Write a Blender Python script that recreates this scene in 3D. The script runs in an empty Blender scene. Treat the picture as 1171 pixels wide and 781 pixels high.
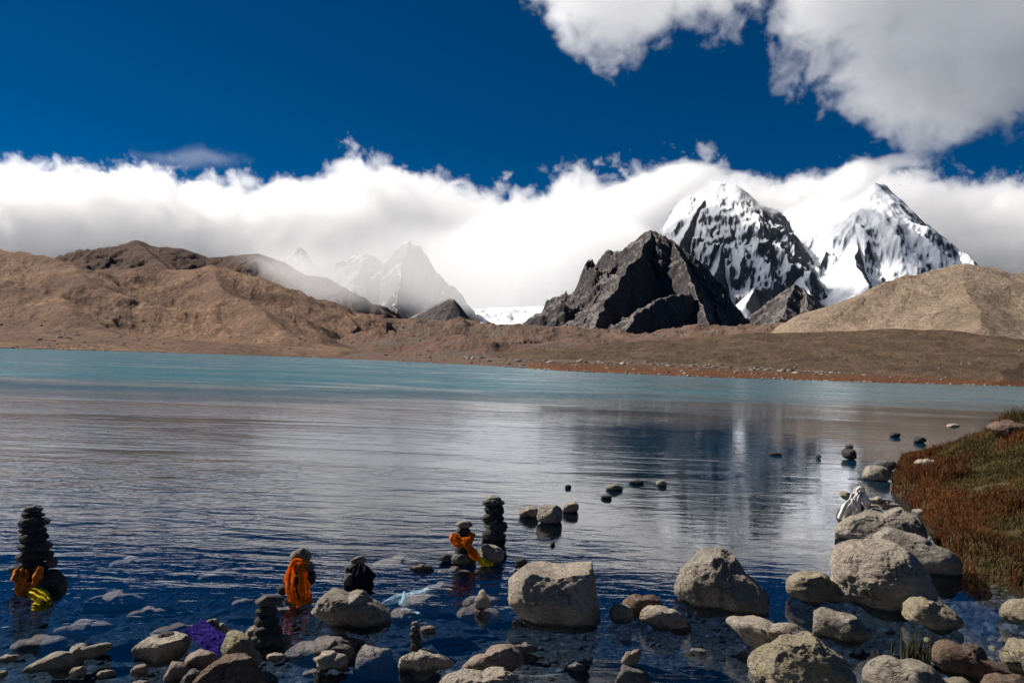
import bpy, bmesh, math, random
import numpy as np
from mathutils import Vector, Matrix
random.seed(7)
R = math.radians
SC = bpy.context.scene
COL = SC.collection

# ------------------------------------------------------------------ camera
CAM_H = 2.0
F_PX, PW, PH = 911.0, 1171.0, 781.0
PITCH, ROLL = R(1.415), R(2.2)
FWD = np.array([0, math.cos(PITCH), math.sin(PITCH)])
UP0 = np.array([0, -math.sin(PITCH), math.cos(PITCH)])
RT0 = np.array([1.0, 0, 0])
UPC = math.cos(ROLL) * UP0 - math.sin(ROLL) * RT0
RTC = math.cos(ROLL) * RT0 + math.sin(ROLL) * UP0
CAMP = np.array([0, 0, CAM_H])
cd = bpy.data.cameras.new('camera'); cam = bpy.data.objects.new('camera', cd); COL.objects.link(cam)
cd.sensor_width = 36; cd.sensor_fit = 'HORIZONTAL'; cd.lens = F_PX / PW * 36
cd.clip_start = 0.05; cd.clip_end = 60000
cam.matrix_world = Matrix(((RTC[0], UPC[0], -FWD[0], 0), (RTC[1], UPC[1], -FWD[1], 0), (RTC[2], UPC[2], -FWD[2], CAM_H), (0, 0, 0, 1)))
SC.camera = cam

# ------------------------------------------------------------------ light
SUN_AZ, SUN_EL = R(-72), R(43)        # azimuth measured from +Y, negative = left
SUN_DIR = Vector((math.sin(SUN_AZ) * math.cos(SUN_EL), math.cos(SUN_AZ) * math.cos(SUN_EL), math.sin(SUN_EL)))
sd = bpy.data.lights.new('sun', 'SUN'); sun = bpy.data.objects.new('sun', sd); COL.objects.link(sun)
sd.energy = 5.0; sd.angle = R(0.5); sd.color = (1.0, 0.94, 0.86)
sun.rotation_euler = SUN_DIR.to_track_quat('Z', 'Y').to_euler()
W = bpy.data.worlds.new('World'); SC.world = W; W.use_nodes = True
wn = W.node_tree.nodes; wl = W.node_tree.links; wn.clear()
sky = wn.new('ShaderNodeTexSky'); sky.sky_type = 'NISHITA'; sky.sun_disc = False
sky.sun_elevation = SUN_EL; sky.sun_rotation = SUN_AZ; sky.altitude = 5000; sky.air_density = 1.0; sky.dust_density = 0.0; sky.ozone_density = 4.0
hs = wn.new('ShaderNodeHueSaturation'); hs.inputs['Saturation'].default_value = 1.45; hs.inputs['Value'].default_value = 0.66
gm = wn.new('ShaderNodeGamma'); gm.inputs[1].default_value = 1.0
bg = wn.new('ShaderNodeBackground'); bg.inputs[1].default_value = 0.054
wo = wn.new('ShaderNodeOutputWorld')
wl.new(sky.outputs[0], hs.inputs['Color']); wl.new(hs.outputs[0], gm.inputs[0]); wl.new(gm.outputs[0], bg.inputs[0]); wl.new(bg.outputs[0], wo.inputs[0])
SC.view_settings.view_transform = 'Standard'; SC.view_settings.look = 'None'
SC.view_settings.exposure = 0.6; SC.view_settings.gamma = 1.0
SC.render.engine = 'CYCLES'
cy = SC.cycles
cy.use_denoising = True
try: cy.denoiser = 'OPENIMAGEDENOISE'
except Exception: pass
cy.max_bounces = 20; cy.diffuse_bounces = 2; cy.glossy_bounces = 3; cy.transmission_bounces = 4; cy.transparent_max_bounces = 12
cy.volume_bounces = 18; cy.volume_step_rate = 2.0; cy.volume_max_steps = 256
cy.use_adaptive_sampling = True; cy.adaptive_threshold = 0.02

# ------------------------------------------------------------------ pixel -> world helpers (photo pixels)
def ray(x, y):
    return FWD + (x - PW / 2) / F_PX * RTC - (y - PH / 2) / F_PX * UPC
def at(x, y, D):
    """point on the ray at ground distance D along +Y"""
    d = ray(x, y); return CAMP + d * (D / d[1])
def gnd(x, y, z=0.0):
    d = ray(x, y); return CAMP + d * ((z - CAM_H) / d[2])

# ------------------------------------------------------------------ numpy noise
_rs = np.random.RandomState(3)
_perm = _rs.permutation(256); _perm = np.concatenate([_perm, _perm, _perm])
_g3 = _rs.normal(size=(256, 3)); _g3 /= np.linalg.norm(_g3, axis=1)[:, None]
def perlin(p):
    p = np.asarray(p, float)
    i = np.floor(p).astype(int); f = p - i; i &= 255
    u = f * f * f * (f * (f * 6 - 15) + 10)
    def g(dx, dy, dz):
        h = _perm[_perm[_perm[i[..., 0] + dx] + i[..., 1] + dy] + i[..., 2] + dz] & 255
        gr = _g3[h]
        return gr[..., 0] * (f[..., 0] - dx) + gr[..., 1] * (f[..., 1] - dy) + gr[..., 2] * (f[..., 2] - dz)
    def L(a, b, t): return a + (b - a) * t
    x00 = L(g(0,0,0), g(1,0,0), u[..., 0]); x10 = L(g(0,1,0), g(1,1,0), u[..., 0])
    x01 = L(g(0,0,1), g(1,0,1), u[..., 0]); x11 = L(g(0,1,1), g(1,1,1), u[..., 0])
    return L(L(x00, x10, u[..., 1]), L(x01, x11, u[..., 1]), u[..., 2]) * 1.6
def fbm(p, octv=5, gain=0.5, lac=2.03, ridged=False):
    s = 0; a = 1.0; n = 0; p = np.asarray(p, float)
    for o in range(octv):
        v = perlin(p + o * 17.3)
        if ridged: v = 1 - 2 * np.abs(v)
        s = s + a * v; n += a; a *= gain; p = p * lac
    return s / n
def P2(x, y, s, z=0.0):
    return np.stack([x * s, y * s, np.full_like(x, z)], -1)
def sstep(a, b, x):
    t = np.clip((x - a) / (b - a), 0, 1); return t * t * (3 - 2 * t)

# ------------------------------------------------------------------ object helpers
def mk(name, V, Fc, mat, smooth=True, parent=None, loc=None):
    me = bpy.data.meshes.new(name)
    V = np.asarray(V, float)
    if isinstance(Fc, np.ndarray):
        n = len(Fc); k = Fc.shape[1]
        me.vertices.add(len(V)); me.vertices.foreach_set('co', V.ravel())
        me.loops.add(n * k); me.loops.foreach_set('vertex_index', Fc.ravel().astype(np.int32))
        me.polygons.add(n); me.polygons.foreach_set('loop_start', np.arange(0, n * k, k, dtype=np.int32))
        me.update(calc_edges=True); me.validate()
    else:
        me.from_pydata([tuple(v) for v in V], [], Fc)
    if smooth: me.polygons.foreach_set('use_smooth', [True] * len(me.polygons))
    if mat: me.materials.append(mat)
    o = bpy.data.objects.new(name, me); COL.objects.link(o)
    if parent: o.parent = parent
    if loc is not None: o.location = loc
    return o
def tag(o, label=None, cat=None, group=None, kind=None):
    if label: o['label'] = label
    if cat: o['category'] = cat
    if group: o['group'] = group
    if kind: o['kind'] = kind
    return o
def gridfaces(nu, nv):
    a = np.arange(nu * nv).reshape(nu, nv)
    return np.stack([a[:-1, :-1], a[1:, :-1], a[1:, 1:], a[:-1, 1:]], -1).reshape(-1, 4)

# ------------------------------------------------------------------ node helpers
class NT:
    def __init__(s, name):
        s.m = bpy.data.materials.new(name); s.m.use_nodes = True
        s.t = s.m.node_tree; s.t.nodes.clear(); s.out = s.n('ShaderNodeOutputMaterial')
    def n(s, t, **k):
        x = s.t.nodes.new(t)
        for a, b in k.items(): setattr(x, a, b)
        return x
    def l(s, a, b): s.t.links.new(a, b)
    def set(s, sock, v):
        if hasattr(v, 'is_output') or isinstance(v, bpy.types.NodeSocket): s.l(v, sock)
        elif isinstance(v, (tuple, list)) and len(v) == 3 and sock.type == 'RGBA': sock.default_value = (*v, 1)
        else: sock.default_value = v
    def pos(s, scale=(1, 1, 1), obj=False):
        if obj: p = s.n('ShaderNodeTexCoord').outputs['Object']
        else: p = s.n('ShaderNodeNewGeometry').outputs['Position']
        mp = s.n('ShaderNodeMapping'); s.l(p, mp.inputs[0]); mp.inputs['Scale'].default_value = scale
        return mp.outputs[0]
    def noise(s, vec, scale, detail=6, rough=0.55, dist=0.0, typ=None):
        x = s.n('ShaderNodeTexNoise'); s.l(vec, x.inputs['Vector'])
        if typ: x.noise_type = typ
        x.inputs['Scale'].default_value = scale; x.inputs['Detail'].default_value = detail; x.inputs['Roughness'].default_value = rough; x.inputs['Distortion'].default_value = dist
        return x.outputs[0]
    def voro(s, vec, scale, feat='F1', out='Distance', rnd=1.0):
        x = s.n('ShaderNodeTexVoronoi', feature=feat); s.l(vec, x.inputs['Vector']); x.inputs['Scale'].default_value = scale
        return x.outputs[out]
    def ramp(s, fac, stops, interp='LINEAR'):
        x = s.n('ShaderNodeValToRGB'); x.color_ramp.interpolation = interp; s.l(fac, x.inputs[0])
        e = x.color_ramp.elements
        while len(e) < len(stops): e.new(0.5)
        for i, (p, c) in enumerate(stops):
            e[i].position = p; e[i].color = (*c, 1) if isinstance(c, (tuple, list)) else (c, c, c, 1)
        return x.outputs[0]
    def mr(s, v, a, b, c=0.0, d=1.0, smooth=False):
        x = s.n('ShaderNodeMapRange'); s.set(x.inputs[0], v)
        if smooth: x.interpolation_type = 'SMOOTHSTEP'
        for i, q in zip((1, 2, 3, 4), (a, b, c, d)): s.set(x.inputs[i], q)
        return x.outputs[0]
    def mix(s, f, a, b, typ='MIX'):
        x = s.n('ShaderNodeMix', data_type='RGBA', blend_type=typ)
        s.set(x.inputs[0], f); s.set(x.inputs[6], a); s.set(x.inputs[7], b)
        return x.outputs[2]
    def math(s, op, a, b=0.0, clamp=False):
        x = s.n('ShaderNodeMath', operation=op, use_clamp=clamp); s.set(x.inputs[0], a); s.set(x.inputs[1], b)
        return x.outputs[0]
    def bump(s, h, strength=0.5, dist=0.1, normal=None):
        x = s.n('ShaderNodeBump'); s.l(h, x.inputs['Height']); s.set(x.inputs['Strength'], strength); s.set(x.inputs['Distance'], dist)
        if normal: s.l(normal, x.inputs['Normal'])
        return x.outputs[0]
    def bsdf(s, col, rough=0.9, normal=None, spec=0.3):
        b = s.n('ShaderNodeBsdfPrincipled'); s.set(b.inputs['Base Color'], col); s.set(b.inputs['Roughness'], rough); s.set(b.inputs['Specular IOR Level'], spec)
        if normal: s.l(normal, b.inputs['Normal'])
        s.l(b.outputs[0], s.out.inputs['Surface']); return b

def m_hill(name, cols, patch=0.02, rub=0.3, red=None, bumpd=1.0, seed=0, st=0.6):
    """dry scree and turf hill: patchy soil, streaks and rubble"""
    t = NT(name); p = t.pos()
    mp = t.n('ShaderNodeMapping'); t.l(p, mp.inputs[0]); mp.inputs['Location'].default_value = (seed * 37, seed * 11, 0); p = mp.outputs[0]
    a = t.noise(p, patch, 8, 0.62, 0.6); b = t.noise(p, patch * 7, 8, 0.7); c = t.noise(p, rub, 4, 0.8)
    col = t.ramp(a, [(0.30, cols[0]), (0.46, cols[1]), (0.56, cols[2]), (0.72, cols[3])])
    col = t.mix(t.mr(b, 0.35, 0.7), col, t.mix(0.6, col, cols[4]))
    v = t.voro(p, rub, 'F1', 'Color'); vv = t.n('ShaderNodeSeparateColor'); t.l(v, vv.inputs[0])
    dd = t.voro(p, rub, 'F1', 'Distance')
    stone = t.math('MULTIPLY', t.mr(vv.outputs[0], 0.72, 0.80), t.mr(dd, 0.42, 0.32))
    stone = t.math('MULTIPLY', stone, t.mr(b, 0.42, 0.52))
    col = t.mix(t.math('MULTIPLY', stone, st), col, (0.30, 0.26, 0.21))
    mm = t.noise(p, patch * 22, 5, 0.75); col = t.mix(t.mr(mm, 0.62, 0.38), col, t.mix(0.55, col, (0.05, 0.035, 0.025)))
    strk = t.n('ShaderNodeMapping'); t.l(p, strk.inputs[0]); strk.inputs['Scale'].default_value = (1, 0.25, 0.25); strk.inputs['Rotation'].default_value = (0, 0, 0.5)
    sn = t.noise(strk.outputs[0], patch * 5, 7, 0.7, 0.8); col = t.mix(t.mr(sn, 0.48, 0.66), col, t.mix(0.45, col, cols[0]))
    dk = t.math('MULTIPLY', t.mr(vv.outputs[1], 0.75, 0.85), t.mr(dd, 0.4, 0.3))
    col = t.mix(t.math('MULTIPLY', dk, 0.55), col, (0.05, 0.04, 0.03))
    if red:
        g = t.n('ShaderNodeSeparateXYZ'); t.l(t.n('ShaderNodeNewGeometry').outputs['Position'], g.inputs[0])
        hz = t.math('ADD', g.outputs[2], t.math('MULTIPLY', b, -3.0))
        col = t.mix(t.mr(hz, red[1] - 1.8, red[1] - 0.3, 1, 0), col, red[0])
    h = t.math('ADD', t.math('MULTIPLY', b, 2.4), t.math('MULTIPLY', mm, 1.1)); h = t.math('ADD', h, t.math('MULTIPLY', sn, 1.5)); h = t.math('ADD', h, t.math('MULTIPLY', c, 0.4))
    h = t.math('ADD', h, t.math('MULTIPLY', stone, 0.25))
    t.bsdf(col, 0.95, t.bump(h, 0.9, bumpd), 0.1)
    return t.m

# ------------------------------------------------------------------ ridge-built terrain
def ridge_mesh(name, mat, D0, D1, px0, px1, ridges, nu=420, nv=260, base=-2.0, nz=(0.02, 0.25, 5), rg=(0.004, 0.2), seed=0.0, jag=0.0, smoothk=0.0, pw=1.0, apron=None, gul=None):
    """height = max over ridge lines of (ridge height - slope * distance), roughened with fractal noise
    ridges: list of (slope, [(px,py,D),...])"""
    u = np.linspace(ray(px0, 400)[0] / ray(px0, 400)[1], ray(px1, 400)[0] / ray(px1, 400)[1], nu)
    v = D0 * (D1 / D0) ** np.linspace(0, 1, nv)
    Vg, Ug = np.meshgrid(v, u); X = Ug * Vg; Y = Vg
    # domain warp gives gullies that are not straight
    sc = rg[0]
    wx = fbm(P2(X, Y, sc * 1.3, seed), 4) * 0.35 / sc * rg[1]; wy = fbm(P2(X, Y, sc * 1.3, seed + 9.1), 4) * 0.35 / sc * rg[1]
    H = np.full_like(X, base); Dm = np.full_like(X, 1e9)
    for r_ in ridges:
        k, pts = r_[0], r_[1]
        q = [at(*p) for p in pts]
        for a, b in zip(q[:-1], q[1:]):
            d = b - a; L2 = d[0] ** 2 + d[1] ** 2 + 1e-9
            px = X + wx - a[0]; py = Y + wy - a[1]
            t = np.clip((px * d[0] + py * d[1]) / L2, 0, 1)
            dist = np.hypot(px - t * d[0], py - t * d[1])
            hh = a[2] + t * d[2]
            if isinstance(k, tuple):      # (left slope, right slope) of the ridge, seen from the lake
                nx, ny = -d[1], d[0]
                if nx < 0: nx, ny = -nx, -ny
                if abs(nx) < abs(ny) * 0.3 and ny < 0: nx, ny = -nx, -ny
                sd_ = ((px - t * d[0]) * nx + (py - t * d[1]) * ny) / math.hypot(nx, ny) / (dist + 1e-6)
                kk = k[0] + (k[1] - k[0]) * (0.5 + 0.5 * sd_)
            else: kk = k
            z = hh - kk * dist
            Dm = np.where(z > H, dist, Dm)
            if smoothk > 0:
                hm = np.clip(0.5 + 0.5 * (z - H) / smoothk, 0, 1); H = H * (1 - hm) + z * hm + smoothk * hm * (1 - hm) * 0.5
            else: H = np.maximum(H, z)
    hgt = np.clip(H - base, 0, None)
    amp = np.clip(Dm * nz[1], 0, nz[1] * hgt.max() * 0.5)
    rn = fbm(P2(X, Y, nz[0], seed + 3), nz[2] + 2, 0.52, ridged=True)
    H = H + (rn - 0.35) * np.minimum(amp, hgt * 0.45) + jag * (fbm(P2(X, Y, nz[0] * 5, seed + 5), 4, 0.6)) * np.clip(hgt / (hgt.max() * 0.3), 0, 1)
    if gul:
        xs = X + gul[2] * Y + 10 * fbm(P2(X, Y, gul[0] * 0.5, 5), 3) / (gul[0] * 30)
        gn = fbm(np.stack([xs * gul[0], Y * gul[0] * 0.3, np.full_like(X, seed)], -1), 5, 0.55, ridged=True)
        H = H - np.clip(0.75 - gn, 0, 2) * gul[1] * np.clip(hgt / 25, 0, 1) * np.clip(Dm / 25, 0.1, 1)
    if apron:
        ys = np.interp(Ug, SHORE_U, SHORE_Y) + 6 * fbm(P2(X, Y, 0.03, 77), 3)
        if len(apron) > 2:
            ua, ub = (ray(q, 400)[0] / ray(q, 400)[1] for q in apron[2])
            sh_ = sstep(min(ua, ub), max(ua, ub), Ug); ys = ys + 400 * (1 - sh_ if ub > ua else sh_)
        A = np.clip((Y - ys) * apron[0], -3, None); A = np.where(A > 0, apron[1] * (1 - np.exp(-A / apron[1])), A)
        A = A + 0.25 * fbm(P2(X, Y, 0.15, 7), 4) * np.clip(A, 0, 1)
        kq = apron[1] * 0.8; hm = np.clip(0.5 + 0.5 * (A - H) / kq, 0, 1)
        A2 = H * (1 - hm) + A * hm + kq * hm * (1 - hm) * 0.5 * np.clip((Y - ys) / 30, 0, 1)
        A2 = np.minimum(np.maximum(A2, 0), np.clip(A, 0, 2) + np.clip(Y - ys, 0, None) ** 1.3 * 0.06)
        H = np.where(Y < ys, np.clip(A, -3, 0), A2)
    V = np.stack([X, Y, H], -1).reshape(-1, 3)
    return mk(name, V, gridfaces(nu, nv), mat)
SHORE_PX = [(-150, 393), (0, 398), (100, 401), (200, 403.6), (350, 408.5), (450, 413), (550, 418), (640, 424), (800, 431), (1000, 437.5), (1171, 442), (1400, 452)]
SHORE = [gnd(x, y) for x, y in SHORE_PX]
SHORE_U = np.array([p[0] / p[1] for p in SHORE]); SHORE_Y = np.array([p[1] for p in SHORE])

# ================================================================== GROUND / LAKE BED (one sheet to the horizon)
def graded(lo, hi, fine0, fine1, step, g=1.12):
    a = list(np.arange(fine0, fine1 + 1e-6, step)); s = step
    while a[-1] < hi: s *= g; a.append(a[-1] + s)
    s = step
    while a[0] > lo: s *= g; a.insert(0, a[0] - s)
    return np.array(a)
BANK_PX = [(1230, 468), (1171, 472), (1120, 476), (1083, 482), (1052, 494), (1034, 508), (1022, 524), (1017, 545), (1024, 562), (1046, 576), (1062, 592), (1068, 615), (1078, 636), (1110, 652), (1171, 664), (1260, 680)]
BANK = np.array([gnd(x, y, z)[:2] for (x, y), z in zip(BANK_PX, [1.3, 1.3, 1.2, 1.0, .75, .5, .25] + [0.05] * 20)])
BANK = np.vstack([[60, BANK[0][1] + 10], BANK, [60, 4.0], [90, 20]])
def poly_sd(px, py, poly):
    """signed distance, positive inside"""
    d = np.full_like(px, 1e9); ins = np.zeros(px.shape, bool)
    n = len(poly)
    for i in range(n):
        a = poly[i]; b = poly[(i + 1) % n]; e = b - a
        t = np.clip(((px - a[0]) * e[0] + (py - a[1]) * e[1]) / (e @ e), 0, 1)
        d = np.minimum(d, np.hypot(px - a[0] - t * e[0], py - a[1] - t * e[1]))
        c = (a[1] > py) != (b[1] > py)
        with np.errstate(divide='ignore', invalid='ignore'):
            xi = (b[0] - a[0]) * (py - a[1]) / (b[1] - a[1] + 1e-12) + a[0]
        ins ^= c & (px < xi)
    return np.where(ins, d, -d)
def bed_z(X, Y):
    r = np.hypot(X, Y)
    dep = np.interp(Y, [-60, -6, 0.5, 2.2, 3.2, 4.5, 6, 8, 11, 16, 25, 60], [2.5, 1.2, 0.45, 0.05, -0.13, -0.24, -0.36, -0.55, -0.9, -1.6, -2.6, -3.5])
    # left side of the near shore is a little deeper; the right corner shoals towards the bank
    dep = dep - 0.05 * sstep(0, -3.5, X) * sstep(0, 4, Y)
    sh = sstep(1.6, 3.6, X) * sstep(5.6, 3.6, Y); dep = dep + sh * 0.16
    sd = poly_sd(X, Y, BANK)
    dep = np.maximum(dep, -0.10 + np.minimum(0, sd) * 0.32)
    n = fbm(P2(X, Y, 0.9, 4.4), 4) * 0.06 * sstep(40, 5, r)
    z = dep + n
    z = np.where(r > 1100, -1.5 + np.minimum((r - 1100) * 0.004, 6), z)
    return z
gx = graded(-9000, 9000, -9, 12, 0.12); gy = graded(-6000, 9000, 0.6, 16, 0.1)
GX, GY = np.meshgrid(gx, gy, indexing='ij')
GZ = bed_z(GX, GY)
t = NT('gravel_bed'); p = t.pos()
v1 = t.n('ShaderNodeTexVoronoi'); t.l(p, v1.inputs['Vector']); v1.inputs['Scale'].default_value = 14
v2 = t.n('ShaderNodeTexVoronoi'); t.l(p, v2.inputs['Vector']); v2.inputs['Scale'].default_value = 34
s1 = t.n('ShaderNodeSeparateColor'); t.l(v1.outputs['Color'], s1.inputs[0]); s2 = t.n('ShaderNodeSeparateColor'); t.l(v2.outputs['Color'], s2.inputs[0])
c1 = t.ramp(s1.outputs[0], [(0.0, (0.035, 0.028, 0.028)), (0.5, (0.07, 0.057, 0.055)), (0.85, (0.12, 0.10, 0.092)), (1.0, (0.28, 0.25, 0.23))])
c2 = t.ramp(s2.outputs[1], [(0.0, (0.03, 0.026, 0.025)), (0.6, (0.06, 0.05, 0.047)), (1.0, (0.17, 0.15, 0.135))])
c = t.mix(t.mr(t.noise(p, 1.6, 4), 0.4, 0.6), c1, c2)
c = t.mix(t.mr(t.noise(p, 0.5, 4), 0.45, 0.7), c, t.mix(0.5, c, (0.09, 0.08, 0.03)))
hh = t.math('ADD', t.mr(v1.outputs['Distance'], 0, 0.6, 1, 0), t.math('MULTIPLY', t.mr(v2.outputs['Distance'], 0, 0.6, 1, 0), 0.4))
t.bsdf(c, 0.8, t.bump(hh, 0.8, 0.03), 0.3)
M_BED = t.m
tag(mk('ground', np.stack([GX, GY, GZ], -1).reshape(-1, 3), gridfaces(len(gx), len(gy))[:, ::-1].copy()[:, ::-1], M_BED), kind='structure')

# ================================================================== LAKE WATER (closed slab with absorbing volume)
def m_water():
    t = NT('lake_water'); geo = t.n('ShaderNodeNewGeometry')
    sx = t.n('ShaderNodeSeparateXYZ'); t.l(geo.outputs['Position'], sx.inputs[0]); Xc, Yc = sx.outputs[0], sx.outputs[1]
    wig = t.noise(t.pos((0.02, 0.05, 1)), 1.0, 4)
    Yw = t.math('ADD', Yc, t.math('MULTIPLY', t.math('SUBTRACT', wig, 0.5), 26))
    Yw = t.math('ADD', Yw, t.math('MULTIPLY', Xc, -0.35))
    ruff = t.mr(Yw, 24, 62, 0, 1, True)               # wind-ruffled water beyond the sheltered bay
    lee = t.mr(t.math('ADD', Xc, t.math('MULTIPLY', Yc, 0.10)), 0.5, 4.0, 1, 0, True)   # calm corner at the near right
    near = t.mr(Yc, 6, 14, 0, 1, True)
    # ripples: long crests roughly across the view
    w1 = t.noise(t.pos((0.5, 1.5, 1)), 1.0, 3, 0.5, 0.6)
    w2 = t.noise(t.pos((2.2, 6.0, 1)), 1.0, 3, 0.5, 0.4)
    w3 = t.noise(t.pos((8.0, 20.0, 1)), 1.0, 2, 0.5, 0.3)
    a = t.math('ADD', t.math('MULTIPLY', w1, 0.022), t.math('MULTIPLY', w2, 0.009))
    a = t.math('ADD', a, t.math('MULTIPLY', w3, 0.0022))
    amp = t.math('ADD', t.mr(t.math('MAXIMUM', lee, near), 0, 1, 0.06, 0.54), t.math('MULTIPLY', ruff, 6.0))
    patch = t.mr(t.noise(t.pos((0.06, 0.16, 1)), 1.0, 3, 0.5, 0.8), 0.35, 0.65, 0.3, 2.1)
    amp = t.math('MULTIPLY', amp, t.mr(Xc, -4, 7, 1.2, 0.55))
    h = t.math('MULTIPLY', t.math('MULTIPLY', a, amp), patch)
    b = t.n('ShaderNodeBump'); b.inputs['Strength'].default_value = 1.0; b.inputs['Distance'].default_value = 1.0; t.l(h, b.inputs['Height'])
    N = b.outputs[0]
    fr = t.n('ShaderNodeFresnel'); t.l(N, fr.inputs[1])
    t.l(t.mr(geo.outputs['Backfacing'], 0, 1, 1.37, 1 / 1.37), fr.inputs[0])      # light passes straight through, so both sides reflect like the air side
    tr = t.n('ShaderNodeBsdfTransparent'); tr.inputs[0].default_value = (1, 1, 1, 1)
    body = t.n('ShaderNodeBsdfDiffuse'); body.inputs[0].default_value = (0.02, 0.16, 0.20, 1)
    bc = t.mix(ruff, (0.002, 0.03, 0.06), (0.004, 0.10, 0.13)); t.l(bc, body.inputs[0])
    turb = t.mr(Yc, 8, 22, 0, 1, True)
    m1 = t.n('ShaderNodeMixShader'); t.l(turb, m1.inputs[0]); t.l(tr.outputs[0], m1.inputs[1]); t.l(body.outputs[0], m1.inputs[2])
    gl = t.n('ShaderNodeBsdfGlossy'); gl.inputs['Color'].default_value = (0.95, 0.97, 1.0, 1); t.l(N, gl.inputs['Normal'])
    t.l(t.math('ADD', t.math('MULTIPLY', ruff, 0.12), 0.012), gl.inputs['Roughness'])
    m2 = t.n('ShaderNodeMixShader'); t.l(fr.outputs[0], m2.inputs[0]); t.l(m1.outputs[0], m2.inputs[1]); t.l(gl.outputs[0], m2.inputs[2])
    t.l(m2.outputs[0], t.out.inputs['Surface'])
    va = t.n('ShaderNodeVolumeAbsorption'); va.inputs[0].default_value = (0.30, 0.52, 0.72, 1); va.inputs[1].default_value = 1.6
    t.l(va.outputs[0], t.out.inputs['Volume'])
    t.m.volume_intersection_method if False else None
    return t.m
M_WATER = m_water()
wx0, wx1, wy0, wy1, wz = -800, 900, -20, 900, -6.0
V = [(wx0, wy0, 0), (wx1, wy0, 0), (wx1, wy1, 0), (wx0, wy1, 0), (wx0, wy0, wz), (wx1, wy0, wz), (wx1, wy1, wz), (wx0, wy1, wz)]
tag(mk('lake_water', V, [(0, 1, 2, 3), (7, 6, 5, 4), (0, 4, 5, 1), (1, 5, 6, 2), (2, 6, 7, 3), (3, 7, 4, 0)], M_WATER, smooth=False), kind='structure')

# ================================================================== FAR SHORE, HILLS, MOUNTAINS
M_LHILL = m_hill('left_hill_soil', [(0.12, 0.076, 0.052), (0.25, 0.15, 0.103), (0.38, 0.232, 0.15), (0.46, 0.31, 0.19), (0.15, 0.095, 0.065)], 0.012, 0.35, bumpd=2.6, st=0.35)
M_BACK = m_hill('back_range_rock', [(0.11, 0.07, 0.058), (0.17, 0.108, 0.086), (0.22, 0.14, 0.11), (0.26, 0.18, 0.14), (0.10, 0.07, 0.058)], 0.01, 0.2, bumpd=4.0, seed=2, st=0.1)
M_MORAINE = m_hill('moraine_rubble', [(0.16, 0.11, 0.085), (0.30, 0.165, 0.115), (0.23, 0.175, 0.14), (0.40, 0.28, 0.20), (0.17, 0.14, 0.11)], 0.03, 0.4, bumpd=1.8, seed=3)
M_FORE = m_hill('foreland_turf', [(0.065, 0.043, 0.027), (0.11, 0.072, 0.042), (0.15, 0.10, 0.06), (0.21, 0.145, 0.095), (0.08, 0.055, 0.04)], 0.05, 1.0, red=((0.13, 0.055, 0.026), 1.3), bumpd=0.5, seed=4)
M_RHILL = m_hill('right_hill_scree', [(0.26, 0.19, 0.13), (0.38, 0.285, 0.20), (0.44, 0.33, 0.24), (0.47, 0.37, 0.27), (0.22, 0.165, 0.115)], 0.014, 0.5, bumpd=2.2, seed=5, st=0.3)

def m_peak(name, rock, rock2, snow_amt, scale=0.004, seed=0, bumpd=14, streak=0.0):
    t = NT(name); geo = t.n('ShaderNodeNewGeometry'); p0 = geo.outputs['Position']
    mp = t.n('ShaderNodeMapping'); t.l(p0, mp.inputs[0]); mp.inputs['Location'].default_value = (seed * 531, seed * 77, 0); p = mp.outputs[0]
    a = t.noise(p, scale, 10, 0.62, 0.4); b = t.noise(p, scale * 8, 8, 0.68, 0.2); r_ = t.noise(p, scale * 3, 8, 0.65, 0.5, 'RIDGED_MULTIFRACTAL') if False else t.noise(p, scale * 3, 10, 0.7, 1.2)
    col = t.mix(t.mr(b, 0.35, 0.65), rock, rock2)
    h = t.math('ADD', t.math('MULTIPLY', r_, 1.0), t.math('MULTIPLY', b, 0.45))
    N = t.bump(h, 1.0, bumpd)
    if snow_amt is None:
        nz = t.n('ShaderNodeSeparateXYZ'); t.l(geo.outputs['Normal'], nz.inputs[0])
        s = t.math('ADD', nz.outputs[2], t.math('MULTIPLY', t.math('SUBTRACT', b, 0.5), 0.5))
        m = t.mr(s, 0.66, 0.78); col = t.mix(m, col, (0.16, 0.14, 0.13)); N = t.bump(t.math('MULTIPLY', h, t.mr(m, 0, 1, 1.0, 0.3)), 1.0, bumpd * 1.5)
    if snow_amt is not None:
        nz = t.n('ShaderNodeSeparateXYZ'); t.l(geo.outputs['Normal'], nz.inputs[0])
        nb = t.n('ShaderNodeSeparateXYZ'); t.l(N, nb.inputs[0])
        pz = t.n('ShaderNodeSeparateXYZ'); t.l(p0, pz.inputs[0])
        s = t.math('ADD', t.math('MULTIPLY', nz.outputs[2], 1.35), t.math('MULTIPLY', nb.outputs[2], 0.25))
        s = t.math('ADD', s, t.math('MULTIPLY', t.math('SUBTRACT', a, 0.5), 0.55))
        s = t.math('ADD', s, t.math('MULTIPLY', t.math('SUBTRACT', t.noise(t.pos((1, 1, 0.22)), scale * 4, 12, 0.78, 0.8), 0.5), 0.95))
        s = t.math('ADD', s, t.math('MULTIPLY', pz.outputs[2], snow_amt[1]))
        s = t.math('SUBTRACT', s, t.math('MULTIPLY', nz.outputs[0], snow_amt[2]))     # faces turned from the sun lose snow, painting their shade as dark rock
        m = t.mr(s, snow_amt[0] - 0.12, snow_amt[0] + 0.12)
        col = t.mix(m, col, (0.80, 0.82, 0.86))
        hs_ = t.math('MULTIPLY', h, t.mr(m, 0, 1, 1.0, 0.45))
        N = t.bump(hs_, 1.0, bumpd)
    t.bsdf(col, 0.85, N, 0.15)
    return t.m
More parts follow.
